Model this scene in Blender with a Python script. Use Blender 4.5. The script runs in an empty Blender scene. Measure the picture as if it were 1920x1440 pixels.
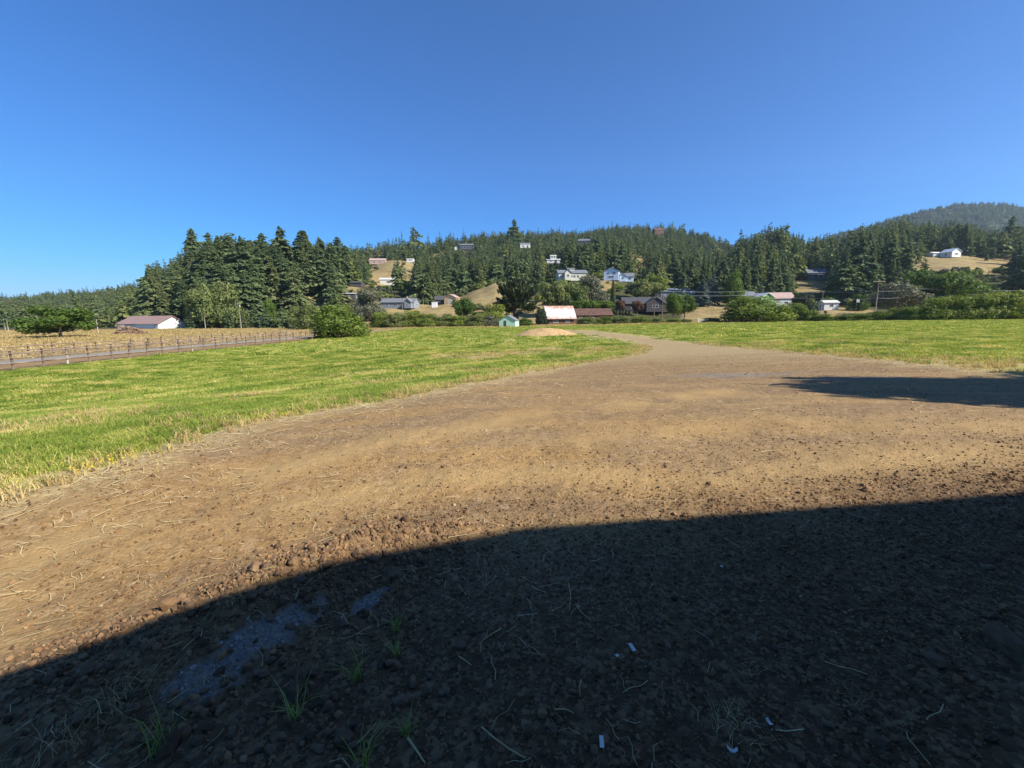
import bpy, math, random
import numpy as np
from mathutils import Vector, Matrix, Euler
R = math.radians
random.seed(7); rng = np.random.default_rng(7)
scene = bpy.context.scene
col = scene.collection

# ------------------------------------------------------------------ camera, sky, sun, exposure
F = 800.0                       # focal length in photo pixels (1920 wide)
CAMZ = 1.65
PITCH = math.atan(126 / F); ROLL = R(0.45)
cd = bpy.data.cameras.new('camera'); cam = bpy.data.objects.new('camera', cd); col.objects.link(cam)
cd.sensor_width = 36; cd.lens = 36 * F / 1920; cd.clip_start = 0.05; cd.clip_end = 9000
CM = Matrix.Rotation(math.pi / 2 - PITCH, 3, 'X') @ Matrix.Rotation(-ROLL, 3, 'Z')
cam.location = (0, 0, CAMZ); cam.rotation_euler = CM.to_euler()
scene.camera = cam
CMn = np.array(CM)

SUN_AZ, SUN_EL = R(117), R(36)  # azimuth measured from straight ahead (+Y) to the right (+X)
TOSUN = Vector((math.sin(SUN_AZ) * math.cos(SUN_EL), math.cos(SUN_AZ) * math.cos(SUN_EL), math.sin(SUN_EL)))
world = bpy.data.worlds.new('World'); scene.world = world; world.use_nodes = True
wt = world.node_tree; bg = wt.nodes['Background']
sky = wt.nodes.new('ShaderNodeTexSky'); sky.sky_type = 'NISHITA'; sky.sun_disc = False
sky.sun_elevation = SUN_EL; sky.sun_rotation = SUN_AZ
sky.altitude = 4000; sky.air_density = 0.95; sky.dust_density = 3.0; sky.ozone_density = 10.0
hs = wt.nodes.new('ShaderNodeHueSaturation'); hs.inputs['Saturation'].default_value = 1.1
wt.links.new(sky.outputs[0], hs.inputs['Color']); 
# soft shoulder, as a camera sensor gives the brightest part of the sky
def vmath(op, a, b):
    n = wt.nodes.new('ShaderNodeVectorMath'); n.operation = op
    for sck, v in zip(n.inputs, (a, b)):
        if hasattr(v, 'links'): wt.links.new(v, sck)
        else: sck.default_value = v
    return n.outputs[0]
lim = (2.0, 3.4, 5.2); rel = vmath('DIVIDE', hs.outputs[0], lim); r2 = vmath('MULTIPLY', rel, rel); r4 = vmath('ADD', vmath('MULTIPLY', r2, r2), (1, 1, 1))
soft = vmath('DIVIDE', hs.outputs[0], vmath('POWER', r4, (.25, .25, .25)))
wt.links.new(soft, bg.inputs[0])
bg.inputs[1].default_value = 0.132
sl = bpy.data.lights.new('sun', 'SUN'); sl.energy = 5.0; sl.angle = R(0.53); sl.color = (1.0, 0.93, 0.82)
sun = bpy.data.objects.new('sun', sl); col.objects.link(sun)
sun.rotation_euler = TOSUN.to_track_quat('Z', 'Y').to_euler(); sun.location = (30, -20, 60)
vs = scene.view_settings; vs.view_transform = 'Standard'; vs.look = 'None'; vs.gamma = 1; vs.exposure = 0.85
vs.use_curve_mapping = False
scene.cycles.max_bounces = 6; scene.cycles.diffuse_bounces = 3; scene.cycles.volume_bounces = 1
scene.cycles.transparent_max_bounces = 8
scene.cycles.use_denoising = True

# ------------------------------------------------------------------ small maths
def ray(px, py):
    c = np.stack(np.broadcast_arrays((np.asarray(px, float) - 960) / F, (720 - np.asarray(py, float)) / F, -1.0), -1)
    return c @ CMn.T
def project(x, y, z):
    p = np.stack(np.broadcast_arrays(x, y, np.asarray(z, float) - CAMZ), -1) @ CMn
    w = np.maximum(-p[..., 2], 1e-6)
    return 960 + F * p[..., 0] / w, 720 - F * p[..., 1] / w
def sstep(a, b, x):
    t = np.clip((np.asarray(x, float) - a) / (b - a), 0, 1); return t * t * (3 - 2 * t)
def _h(ix, iy, s):
    n = (ix.astype(np.int64) * 374761393 + iy.astype(np.int64) * 668265263 + s * 974711) & 0x7fffffff
    n = ((n ^ (n >> 13)) * 1274126177) & 0x7fffffff
    return ((n ^ (n >> 16)) & 0xffff) / 65535.0
def vnoise(x, y, s=0):
    x = np.asarray(x, float); y = np.asarray(y, float)
    ix = np.floor(x); iy = np.floor(y); fx = x - ix; fy = y - iy
    fx = fx * fx * (3 - 2 * fx); fy = fy * fy * (3 - 2 * fy)
    a = _h(ix, iy, s); b = _h(ix + 1, iy, s); c = _h(ix, iy + 1, s); d = _h(ix + 1, iy + 1, s)
    return (a + (b - a) * fx) * (1 - fy) + (c + (d - c) * fx) * fy
def fbm(x, y, s=0, o=4):
    t = 0; a = 0.5
    for k in range(o):
        t = t + a * vnoise(x * 2 ** k, y * 2 ** k, s + k * 17); a *= 0.5
    return t / (1 - 0.5 ** o)

# ------------------------------------------------------------------ terrain: yard, valley floor, hills
HILLS = {  # photo column: (depth, photo row of the ground there); ground rises from the valley floor after the first depth
 -500: (300, (450, 596), (700, 575), (1000, 575), (2600, 590)),
 0: (300, (450, 592), (700, 571), (900, 575), (2600, 590)),
 150: (290, (450, 586), (700, 561), (900, 566), (2600, 590)),
 250: (220, (380, 568), (600, 552), (900, 560), (2600, 590)),
 300: (200, (280, 562), (360, 538), (700, 545), (2600, 590)),
 350: (190, (260, 548), (320, 533), (500, 530), (2600, 590)),
 420: (185, (240, 543), (300, 503), (450, 500), (700, 520), (2600, 590)),
 500: (185, (240, 545), (300, 512), (450, 508), (700, 520), (2600, 590)),
 560: (185, (240, 552), (320, 522), (450, 515), (700, 520), (2600, 590)),
 620: (195, (250, 560), (330, 512), (450, 502), (700, 500), (2600, 590)),
 680: (190, (230, 570), (330, 522), (450, 512), (700, 488), (1000, 495), (2600, 590)),
 740: (180, (222, 577), (330, 536), (400, 522), (500, 491), (650, 480), (1000, 490), (2600, 590)),
 800: (180, (222, 577), (260, 567), (400, 530), (520, 498), (650, 476), (1000, 490), (2600, 590)),
 850: (180, (222, 574), (245, 566), (300, 556), (420, 533), (590, 486), (640, 465), (720, 462), (1000, 480), (2600, 590)),
 900: (180, (215, 570), (255, 541), (290, 545), (450, 518), (600, 480), (640, 466), (780, 457), (1000, 470), (2600, 590)),
 935: (178, (215, 566), (255, 527), (300, 535), (450, 513), (600, 476), (640, 464), (800, 453), (1000, 465), (2600, 590)),
 1000: (178, (220, 575), (265, 550), (330, 535), (430, 494), (470, 492), (600, 474), (640, 463), (850, 453), (1000, 465), (2600, 590)),
 1070: (175, (225, 562), (270, 526), (330, 512), (430, 493), (500, 485), (750, 458), (880, 450), (1100, 465), (2600, 590)),
 1160: (175, (200, 580), (235, 555), (270, 526), (400, 502), (600, 465), (800, 443), (900, 440), (1200, 460), (2600, 590)),
 1240: (175, (205, 583), (235, 570), (262, 553), (330, 538), (600, 470), (840, 437), (1000, 450), (2600, 590)),
 1320: (172, (205, 572), (260, 558), (400, 530), (600, 490), (800, 452), (1000, 460), (2600, 590)),
 1355: (168, (205, 574), (260, 560), (400, 535), (600, 495), (760, 466), (1000, 475), (2600, 590)),
 1400: (165, (200, 574), (260, 560), (330, 530), (420, 482), (700, 480), (2600, 590)),
 1450: (165, (181, 584), (210, 575), (260, 560), (330, 520), (400, 466), (600, 470), (2600, 590)),
 1510: (180, (210, 582), (260, 558), (330, 525), (420, 492), (520, 477), (700, 490), (2600, 590)),
 1570: (175, (205, 580), (260, 558), (330, 528), (420, 482), (700, 490), (2600, 590)),
 1650: (175, (205, 578), (260, 548), (330, 510), (400, 460), (700, 470), (2600, 590)),
 1720: (175, (205, 576), (260, 530), (310, 500), (340, 488), (420, 448), (700, 460), (2600, 590)),
 1800: (175, (205, 572), (260, 524), (300, 498), (340, 484), (420, 452), (700, 470), (2600, 590)),
 1860: (175, (205, 570), (260, 524), (300, 500), (340, 488), (420, 468), (700, 475), (2600, 590)),
 1920: (175, (205, 570), (260, 524), (300, 503), (340, 490), (420, 456), (700, 470), (2600, 590)),
 2500: (175, (205, 570), (260, 524), (300, 503), (340, 490), (420, 450), (700, 470), (2600, 590)),
}
def g_drop(u):
    return np.interp(u, [-1.2, -.5, -.2, .1, .5, .9, 1.3], [2.2, 2.2, 1.7, 1.4, .8, .25, .1])
def base_z(x, y):
    yy = np.maximum(y, 0.5); r = np.hypot(x, yy)
    return -g_drop(x / yy) * sstep(3.5, 34, r)
DS = np.concatenate([np.linspace(100, 500, 101), np.linspace(510, 2600, 105)])
_us, _tab = [], []
for px, prof in HILLS.items():
    d0 = prof[0]; pyt = min(p[1] for p in prof[1:])
    dr = ray(px, pyt); u = dr[0] / dr[1]
    ds, zs = [0, d0], [0, 0]
    for D, py in prof[1:]:
        dr = ray(px, py); z = CAMZ + dr[2] / dr[1] * D
        ds.append(D); zs.append(max(z - float(base_z(u * D, D)), 0))
    _us.append(u); _tab.append(np.interp(DS, ds, zs))
_us = np.array(_us); _tab = np.array(_tab)
_k = np.array([1, 2, 3, 2, 1]) / 9.0   # soften the breaks of slope
_tab[:, 2:-2] = sum(_k[i] * _tab[:, i:_tab.shape[1] - 4 + i] for i in range(5))
def hill_z(x, y):
    yy = np.maximum(y, 0.5); u = np.clip(x / yy, _us[0], _us[-1]); D = np.clip(yy, DS[0], DS[-1])
    iu = np.clip(np.searchsorted(_us, u) - 1, 0, len(_us) - 2); tu = (u - _us[iu]) / (_us[iu + 1] - _us[iu])
    tu = tu * tu * (3 - 2 * tu)
    idd = np.clip(np.searchsorted(DS, D) - 1, 0, len(DS) - 2); td = (D - DS[idd]) / (DS[idd + 1] - DS[idd])
    a = _tab[iu, idd] * (1 - td) + _tab[iu, idd + 1] * td
    b = _tab[iu + 1, idd] * (1 - td) + _tab[iu + 1, idd + 1] * td
    h = a * (1 - tu) + b * tu
    return h + np.clip(h / 8, 0, 1) * (fbm(x / 30, y / 30, 3) - .5) * 2.5
BERM = [((-.5, 3.0), .10, .24), ((-.95, 2.72), .22, .28), ((-1.3, 2.3), .23, .32), ((-1.75, 1.8), .19, .38), ((-2.4, 1.25), .14, .45), ((-3.2, .7), .10, .5)]
def near_z(x, y):
    z = np.zeros_like(np.asarray(x, float))
    pts = np.array([b[0] for b in BERM]); best = np.zeros_like(z)
    for i in range(len(BERM) - 1):
        a, b = pts[i], pts[i + 1]; ab = b - a
        t = np.clip(((x - a[0]) * ab[0] + (y - a[1]) * ab[1]) / (ab @ ab), 0, 1)
        d = np.hypot(x - a[0] - t * ab[0], y - a[1] - t * ab[1])
        hh = BERM[i][1] * (1 - t) + BERM[i + 1][1] * t; ww = BERM[i][2] * (1 - t) + BERM[i + 1][2] * t
        best = np.maximum(best, hh * np.exp(-(d / ww) ** 2))
    z = z + best * (0.75 + .5 * fbm(x * 3, y * 3, 9))
    r = np.hypot(x, y)
    fade = 1 - sstep(14, 40, r)
    z = z + fade * ((fbm(x * .7, y * .7, 21) - .5) * .10 + (fbm(x * 3, y * 3, 22) - .5) * .035)
    z = z + (1 - sstep(6, 12, r)) * (fbm(x * 11, y * 11, 23, 3) - .5) * .016 * (1 + 2.2 * best / .2)
    return z
def T(x, y):
    x = np.asarray(x, float); y = np.asarray(y, float)
    return base_z(x, y) + hill_z(x, y) + near_z(x, y)
def Tf(x, y): return float(T(np.array([x]), np.array([y]))[0])
def hit(px, py):
    """point of the ground that a photo pixel looks at"""
    d = ray(px, py); ts = np.geomspace(0.8, 400, 3000); p = d[None] * ts[:, None]
    below = (p[:, 2] + CAMZ) < T(p[:, 0], p[:, 1])
    i = int(np.argmax(below)) if below.any() else len(ts) - 1
    return Vector((p[i, 0], p[i, 1], Tf(p[i, 0], p[i, 1])))
def at(px, py, D):
    """ground point under the pixel's direction at depth D"""
    d = ray(px, py); x = d[0] / d[1] * D
    return Vector((x, D, Tf(x, D)))

# ------------------------------------------------------------------ mesh + object helpers
def np_mesh(name, V, Fs, mat=None, smooth=False):
    V = np.asarray(V, np.float32); Fs = np.asarray(Fs, np.int32)
    me = bpy.data.meshes.new(name); n, k = Fs.shape
    me.vertices.add(len(V)); me.vertices.foreach_set('co', V.ravel())
    me.loops.add(n * k); me.loops.foreach_set('vertex_index', Fs.ravel())
    me.polygons.add(n); me.polygons.foreach_set('loop_start', np.arange(0, n * k, k, dtype=np.int32))
    me.polygons.foreach_set('use_smooth', np.full(n, smooth))
    me.update(calc_edges=True); me.validate()
    if mat: me.materials.append(mat)
    return me
class MB:
    def __init__(s): s.v = []; s.f = []
    def add(s, vs, fs):
        o = len(s.v); s.v += [tuple(v) for v in vs]; s.f += [tuple(i + o for i in f) for f in fs]; return s
    def box(s, c, d, rz=0):
        hx, hy, hz = d[0] / 2, d[1] / 2, d[2] / 2; ca, sa = math.cos(rz), math.sin(rz)
        vs = [(c[0] + x * ca - y * sa, c[1] + x * sa + y * ca, c[2] + z) for z in (-hz, hz) for x, y in ((-hx, -hy), (hx, -hy), (hx, hy), (-hx, hy))]
        return s.add(vs, [(3, 2, 1, 0), (4, 5, 6, 7), (0, 1, 5, 4), (1, 2, 6, 5), (2, 3, 7, 6), (3, 0, 4, 7)])
    def tube(s, pts, rs, n=6, cap=True):
        rings = []; pts = [Vector(p) for p in pts]
        for i, p in enumerate(pts):
            d = (pts[min(i + 1, len(pts) - 1)] - pts[max(i - 1, 0)]).normalized()
            a = d.cross(Vector((0, 0, 1)) if abs(d.z) < .9 else Vector((1, 0, 0))).normalized(); b = d.cross(a)
            rings.append([p + (a * math.cos(t) + b * math.sin(t)) * rs[i] for t in [2 * math.pi * k / n for k in range(n)]])
        vs = [v for r in rings for v in r]; fs = []
        for i in range(len(pts) - 1):
            for k in range(n):
                fs.append((i * n + k, i * n + (k + 1) % n, (i + 1) * n + (k + 1) % n, (i + 1) * n + k))
        if cap: fs += [tuple(range(n)), tuple(reversed(range((len(pts) - 1) * n, len(pts) * n)))]
        return s.add(vs, fs)
    def slab(s, quad, th):
        q = [Vector(p) for p in quad]; nrm = (q[1] - q[0]).cross(q[3] - q[0]).normalized() * th
        vs = q + [p - nrm for p in q]
        return s.add(vs, [(0, 1, 2, 3), (7, 6, 5, 4), (0, 4, 5, 1), (1, 5, 6, 2), (2, 6, 7, 3), (3, 7, 4, 0)])
    def mesh(s, name, mat, smooth=False):
        me = bpy.data.meshes.new(name); me.from_pydata(s.v, [], s.f); me.update()
        me.materials.append(mat)
        if smooth: me.polygons.foreach_set('use_smooth', [True] * len(me.polygons))
        return me
    def build(s, name, mat, parent=None, smooth=False):
        return put(name, s.mesh(name, mat, smooth), parent)
def put(name, me, parent=None):
    o = bpy.data.objects.new(name, me); col.objects.link(o); o.parent = parent; return o
def tag(o, label=None, cat=None, group=None, kind=None):
    if label: o['label'] = label
    if cat: o['category'] = cat
    if group: o['group'] = group
    if kind: o['kind'] = kind
    return o
def empty(name, loc, rz=0, sc=(1, 1, 1)):
    o = bpy.data.objects.new(name, None); col.objects.link(o); o.empty_display_size = .3
    o.location = loc; o.rotation_euler = (0, 0, rz); o.scale = sc; return o

# ------------------------------------------------------------------ materials
def new_mat(name, rough=.9, spec=.2):
    m = bpy.data.materials.new(name); m.use_nodes = True; nt = m.node_tree
    b = nt.nodes['Principled BSDF']; b.inputs['Roughness'].default_value = rough; b.inputs['Specular IOR Level'].default_value = spec
    return m, nt, b
def N(nt, t, **kw):
    n = nt.nodes.new(t)
    for k, v in kw.items():
        if k.startswith('i_'): n.inputs[k[2:].replace('_', ' ')].default_value = v
        else: setattr(n, k, v)
    return n
def ramp(nt, fac, stops):
    r = nt.nodes.new('ShaderNodeValToRGB'); e = r.color_ramp.elements
    while len(e) > 1: e.remove(e[0])
    e[0].position = stops[0][0]; e[0].color = (*stops[0][1], 1)
    for p, c in stops[1:]:
        x = e.new(p); x.color = (*c, 1)
    nt.links.new(fac, r.inputs[0]); return r.outputs[0]
def mix(nt, fac, a, b, bt='MIX'):
    m = nt.nodes.new('ShaderNodeMix'); m.data_type = 'RGBA'; m.blend_type = bt
    for s, v in ((m.inputs[0], fac), (m.inputs[6], a), (m.inputs[7], b)):
        if hasattr(v, 'links'): nt.links.new(v, s)
        elif isinstance(v, (int, float)): s.default_value = v
        else: s.default_value = (*v, 1)
    return m.outputs[2]
def math_n(nt, op, a, b=None, c=None, clamp=False):
    m = nt.nodes.new('ShaderNodeMath'); m.operation = op; m.use_clamp = clamp
    for s, v in zip(m.inputs, (a, b, c)):
        if v is None: continue
        if hasattr(v, 'links'): nt.links.new(v, s)
        else: s.default_value = v
    return m.outputs[0]
def noise(nt, vec, scale, detail=4, rough=.6):
    n = nt.nodes.new('ShaderNodeTexNoise'); n.inputs['Scale'].default_value = scale
    n.inputs['Detail'].default_value = detail; n.inputs['Roughness'].default_value = rough
    if vec is not None: nt.links.new(vec, n.inputs['Vector'])
    return n.outputs['Fac']
def pos(nt): return nt.nodes.new('ShaderNodeNewGeometry').outputs['Position']
def paint(name, c, rough=.75, var=.12, scale=1.5, spec=.25, streak=False):
    """painted or weathered surface: base colour with soft grime variation"""
    m, nt, b = new_mat(name, rough, spec)
    tc = nt.nodes.new('ShaderNodeTexCoord').outputs['Object']
    if streak:
        mp = nt.nodes.new('ShaderNodeMapping'); mp.inputs['Scale'].default_value = (1, 1, .12); nt.links.new(tc, mp.inputs[0]); tc = mp.outputs[0]
    f = noise(nt, tc, scale, 5, .65)
    lo = tuple(x * (1 - 2.2 * var) for x in c); hi = tuple(min(x * (1 + 1.4 * var), 1) for x in c)
    nt.links.new(ramp(nt, f, [(.3, lo), (.7, hi)]), b.inputs['Base Color'])
    return m
def foliage(name, stops, trans=.25, rough=.65, nscale=.35, amp=.75):
    """leaves: hue varies from plant to plant, clump to clump and leaf to leaf"""
    m, nt, b = new_mat(name, rough, .3)
    oi = nt.nodes.new('ShaderNodeObjectInfo').outputs['Random']
    gi = nt.nodes.new('ShaderNodeNewGeometry')
    f = math_n(nt, 'MULTIPLY_ADD', noise(nt, gi.outputs['Position'], nscale, 3), amp, (.75 - amp) * .5)
    f = math_n(nt, 'ADD', f, math_n(nt, 'MULTIPLY', oi, .34))
    f = math_n(nt, 'ADD', f, math_n(nt, 'MULTIPLY_ADD', gi.outputs['Random Per Island'], .34, -.2))
    c = ramp(nt, f, stops)
    nt.links.new(c, b.inputs['Base Color'])
    tr = nt.nodes.new('ShaderNodeBsdfTranslucent'); nt.links.new(mix(nt, 1, c, (1.25, 1.25, .6), 'MULTIPLY'), tr.inputs['Color'])
    ms = nt.nodes.new('ShaderNodeMixShader'); ms.inputs[0].default_value = trans
    nt.links.new(b.outputs[0], ms.inputs[1]); nt.links.new(tr.outputs[0], ms.inputs[2])
    nt.links.new(ms.outputs[0], nt.nodes['Material Output'].inputs['Surface'])
    return m

M = {}
M['conifer'] = foliage('conifer_needles', [(.1, (.054, .090, .044)), (.5, (.112, .160, .064)), (.9, (.205, .235, .095))], .22)
M['conifer_light'] = foliage('light_conifer_needles', [(.1, (.075, .108, .045)), (.5, (.150, .185, .07)), (.9, (.26, .265, .11))], .22)
M['conifer_blue'] = foliage('blue_spruce_needles', [(.1, (.055, .085, .075)), (.9, (.13, .17, .15))], .1)
M['cypress'] = foliage('cypress_foliage', [(.1, (.016, .028, .012)), (.5, (.032, .050, .018)), (.9, (.075, .085, .028))], .1)
M['olive'] = foliage('olive_leaves', [(.1, (.07, .10, .03)), (.5, (.145, .18, .05)), (.9, (.25, .26, .095))], .25)
M['green'] = foliage('green_leaves', [(.1, (.035, .075, .012)), (.5, (.07, .13, .018)), (.9, (.13, .18, .03))], .3)
M['bright'] = foliage('bright_leaves', [(.1, (.06, .11, .015)), (.5, (.12, .185, .025)), (.9, (.20, .24, .04))], .35)
M['greyg'] = foliage('grey_green_leaves', [(.1, (.07, .075, .05)), (.5, (.12, .125, .08)), (.9, (.19, .19, .12))], .2)
M['hedge'] = foliage('hedge_leaves', [(.1, (.062, .105, .018)), (.5, (.15, .205, .032)), (.9, (.30, .31, .06))], .3)
M['rusty'] = foliage('rusty_leaves', [(.1, (.07, .03, .02)), (.5, (.15, .07, .04)), (.9, (.22, .12, .06))], .2)
M['autumn'] = foliage('autumn_leaves', [(.1, (.14, .09, .02)), (.5, (.28, .16, .04)), (.9, (.36, .24, .06))], .3)
M['grass'] = foliage('grass_blades', [(.10, (0.085, 0.142, 0.018)), (.42, (0.195, 0.275, 0.034)), (.66, (0.380, 0.405, 0.075)), (.86, (0.671, 0.531, 0.220))], .35, .6, .45, 1.6)
M['drygrass'] = foliage('dry_grass_blades', [(.1, (.24, .17, .07)), (.5, (.44, .33, .14)), (.9, (.62, .49, .25))], .3, .7, .4)
M['tuft'] = foliage('weed_blades', [(.1, (.11, .17, .035)), (.6, (.28, .36, .08)), (.95, (.5, .46, .2))], .3, .6, 6)
M['straw'] = foliage('straw', [(.1, (.26, .18, .08)), (.5, (.45, .35, .17)), (.9, (.66, .56, .34))], .15, .7, 3)
M['bark'] = paint('bark', (.10, .075, .055), .95, .25, 3, streak=True)
M['greybark'] = paint('grey_bark', (.20, .17, .14), .95, .2, 3, streak=True)
M['wood'] = paint('weathered_wood', (.17, .125, .095), .9, .22, 2.5, streak=True)
M['palewood'] = paint('pale_weathered_wood', (.34, .29, .24), .9, .2, 2.5, streak=True)
M['railwood'] = paint('rail_wood', (.25, .185, .14), .9, .3, .8)
M['polewood'] = paint('pole_wood', (.30, .26, .22), .9, .18, 2, streak=True)
M['brush'] = paint('dead_brush', (.30, .19, .12), .95, .35, 1.2)
M['white'] = paint('white_paint', (0.704, 0.695, 0.669), .6, .04)
M['offwhite'] = paint('off_white_paint', (0.581, 0.581, 0.546), .7, .06)
M['cream'] = paint('cream_siding', (0.546, 0.528, 0.422), .7, .06)
M['mint'] = paint('mint_paint', (.42, .66, .46), .7, .06)
M['paleblue'] = paint('pale_blue_siding', (.52, .60, .70), .7, .05)
M['greysiding'] = paint('grey_siding', (.22, .25, .28), .75, .1)
M['darksiding'] = paint('dark_siding', (.075, .072, .075), .8, .15)
M['brownsiding'] = paint('brown_siding', (.13, .075, .05), .85, .2)
M['tan'] = paint('tan_siding', (.58, .40, .24), .75, .08)
M['greensiding'] = paint('green_siding', (.22, .40, .16), .75, .08)
M['roofgrey'] = paint('grey_shingles', (.17, .18, .20), .85, .12, 4)
M['roofdark'] = paint('dark_shingles', (.075, .075, .085), .85, .15, 4)
M['roofmauve'] = paint('mauve_metal_roof', (.31, .20, .165), .5, .06, .6, .4)
M['roofbrown'] = paint('brown_roof', (.12, .065, .05), .8, .25, 1.2)
M['roofpink'] = paint('pinkish_roof', (.42, .30, .26), .8, .1)
M['glass'] = new_mat('window_glass', .08, .6)[0]; M['glass'].node_tree.nodes['Principled BSDF'].inputs['Base Color'].default_value = (.03, .04, .05, 1)
M['metal'] = paint('dull_metal', (.42, .43, .44), .5, .1)
M['wire'] = paint('power_cable', (.32, .33, .35), .5, .05)
M['barn'] = paint('old_barn_boards', (.10, .085, .075), .95, .2, 2, streak=True)
def rust_roof():
    m, nt, b = new_mat('rusted_metal_roof', .6, .35)
    tc = nt.nodes.new('ShaderNodeTexCoord').outputs['Object']
    sp = nt.nodes.new('ShaderNodeSeparateXYZ'); nt.links.new(tc, sp.inputs[0])
    f = noise(nt, tc, .9, 6, .7)
    band = math_n(nt, 'ABSOLUTE', math_n(nt, 'SUBTRACT', sp.outputs['Z'], 4.3))     # rust gathers along ridge and eave
    f = math_n(nt, 'ADD', math_n(nt, 'MULTIPLY', f, .9), math_n(nt, 'MULTIPLY', band, .13))
    nt.links.new(ramp(nt, f, [(.52, (.66, .64, .62)), (.66, (.52, .42, .37)), (.82, (.40, .20, .13)), (.95, (.24, .11, .07))]), b.inputs['Base Color'])
    return m
M['rustroof'] = rust_roof()
def rock_mat(name, a, bcol):
    m, nt, b = new_mat(name, .92, .2)
    oi = nt.nodes.new('ShaderNodeObjectInfo').outputs['Random']
    f = math_n(nt, 'ADD', math_n(nt, 'MULTIPLY', noise(nt, pos(nt), 22, 4), .6), math_n(nt, 'MULTIPLY', oi, .55))
    c = ramp(nt, f, [(.2, a), (.8, bcol)])
    nt.links.new(c, b.inputs['Base Color']); return m
M['rock'] = rock_mat('basalt_stone', (.050, .030, .017), (.17, .108, .062))
M['clod'] = rock_mat('earthy_clod', (.12, .07, .036), (.26, .16, .08))
M['pebble'] = rock_mat('gravel_stone', (.052, .029, .014), (.24, .140, .066))
M['dpebble'] = rock_mat('brown_gravel_stone', (.16, .105, .058), (.42, .29, .155))
M['gpebble'] = rock_mat('crushed_grey_stone', (.10, .09, .078), (.33, .30, .26))

# ------------------------------------------------------------------ ground
EDGE_PX = [(-60, 962), (0, 938), (75, 918), (150, 893), (225, 868), (300, 846), (375, 820), (450, 800), (520, 784), (600, 769), (680, 757), (760, 744), (830, 728), (900, 716),
           (960, 704), (1000, 697), (1060, 687), (1110, 679), (1160, 672), (1195, 665), (1214, 656), (1208, 646), (1180, 639), (1130, 631), (1085, 625), (1040, 622), (1040, 619), (1085, 619),
           (1130, 623), (1200, 631), (1260, 639), (1330, 647), (1430, 655), (1520, 663), (1620, 671), (1720, 681), (1800, 689), (1860, 697), (1920, 703), (2000, 709)]
edge = [hit(*p) for p in EDGE_PX]
EDGE = np.array([(-30, -14), (-16, -3.5), (-8.5, 1.6)] + [(p.x, p.y) for p in edge] + [(40, edge[-1].y + 2)])
POLY = np.vstack([EDGE, [(60, 8), (60, -70), (-60, -70), (-60, -14)]])
def poly_sd(x, y, P, L):
    inside = np.zeros(x.shape, bool)
    for i in range(len(P)):
        a, b = P[i], P[(i + 1) % len(P)]
        c = ((a[1] > y) != (b[1] > y)) & (x < (b[0] - a[0]) * (y - a[1]) / (b[1] - a[1] + 1e-12) + a[0]); inside ^= c
    d = np.full(x.shape, 1e9)
    for i in range(len(L) - 1):
        a, b = L[i], L[i + 1]; ab = b - a
        t = np.clip(((x - a[0]) * ab[0] + (y - a[1]) * ab[1]) / (ab @ ab + 1e-9), 0, 1)
        d = np.minimum(d, np.hypot(x - a[0] - t * ab[0], y - a[1] - t * ab[1]))
    return np.where(inside, d, -d)
def blob(x, y, px, py, rx, ry, ang=0, s=0):
    c = hit(px, py); ca, sa = math.cos(ang), math.sin(ang)
    X = ((x - c.x) * ca + (y - c.y) * sa) / rx; Y = (-(x - c.x) * sa + (y - c.y) * ca) / ry
    r = np.hypot(X, Y) + (fbm(x * 1.3 / min(rx, ry), y * 1.3 / min(rx, ry), s) - .5) * 1.1
    return 1 - sstep(.55, 1.1, r)
def fence_x(y): return -39.5 + (y - 34.6) * .066     # line of the nearer rail fence; road and far fence run beside it
BACK, ROAD0, ROAD1 = -11.5, -5.6, -9.4
TRACKS = [[(-120, 1130), (0, 1075), (150, 1008), (400, 912), (700, 832), (960, 788), (1150, 760), (1350, 735)], [(-100, 1240), (60, 1150), (250, 1058), (500, 962), (780, 905), (1020, 885), (1280, 905), (1500, 880), (1920, 840)],
          [(900, 850), (1100, 830), (1330, 800), (1600, 795), (1920, 800)]]
TRACKS = [np.array([tuple(hit(*q))[:2] for q in tr]) for tr in TRACKS]
def track_dust(x, y):
    """wheel tracks where fine dust covers the gravel"""
    out = np.zeros(x.shape)
    for k, L in enumerate(TRACKS):
        d = np.full(x.shape, 1e9)
        for a, b in zip(L[:-1], L[1:]):
            ab = b - a; t = np.clip(((x - a[0]) * ab[0] + (y - a[1]) * ab[1]) / (ab @ ab + 1e-9), 0, 1); d = np.minimum(d, np.hypot(x - a[0] - t * ab[0], y - a[1] - t * ab[1]))
        w = .22 + .03 * np.hypot(x, y)
        out = np.maximum(out, np.exp(-(d / w) ** 2) * sstep(.3, .6, fbm(x * .8, y * .8, 121 + k) + .12) * (1, .9, .7)[k])
    return out
CLEAR = [  # photo box of open golden ground, depth it ends at
 (556, 556, 604, 580, 235), (700, 488, 772, 524, 520), (690, 574, 862, 602, 226), (812, 461, 832, 474, 640), (862, 528, 942, 578, 262), (1188, 484, 1208, 496, 520),
 (1290, 566, 1365, 600, 212), (1346, 450, 1366, 462, 760), (1495, 525, 1545, 545, 325), (1695, 482, 1920, 500, 345), (1115, 505, 1135, 530, 275), (985, 575, 1012, 600, 200),
 (1530, 575, 1620, 590, 208), (645, 535, 668, 545, 330)]
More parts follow.
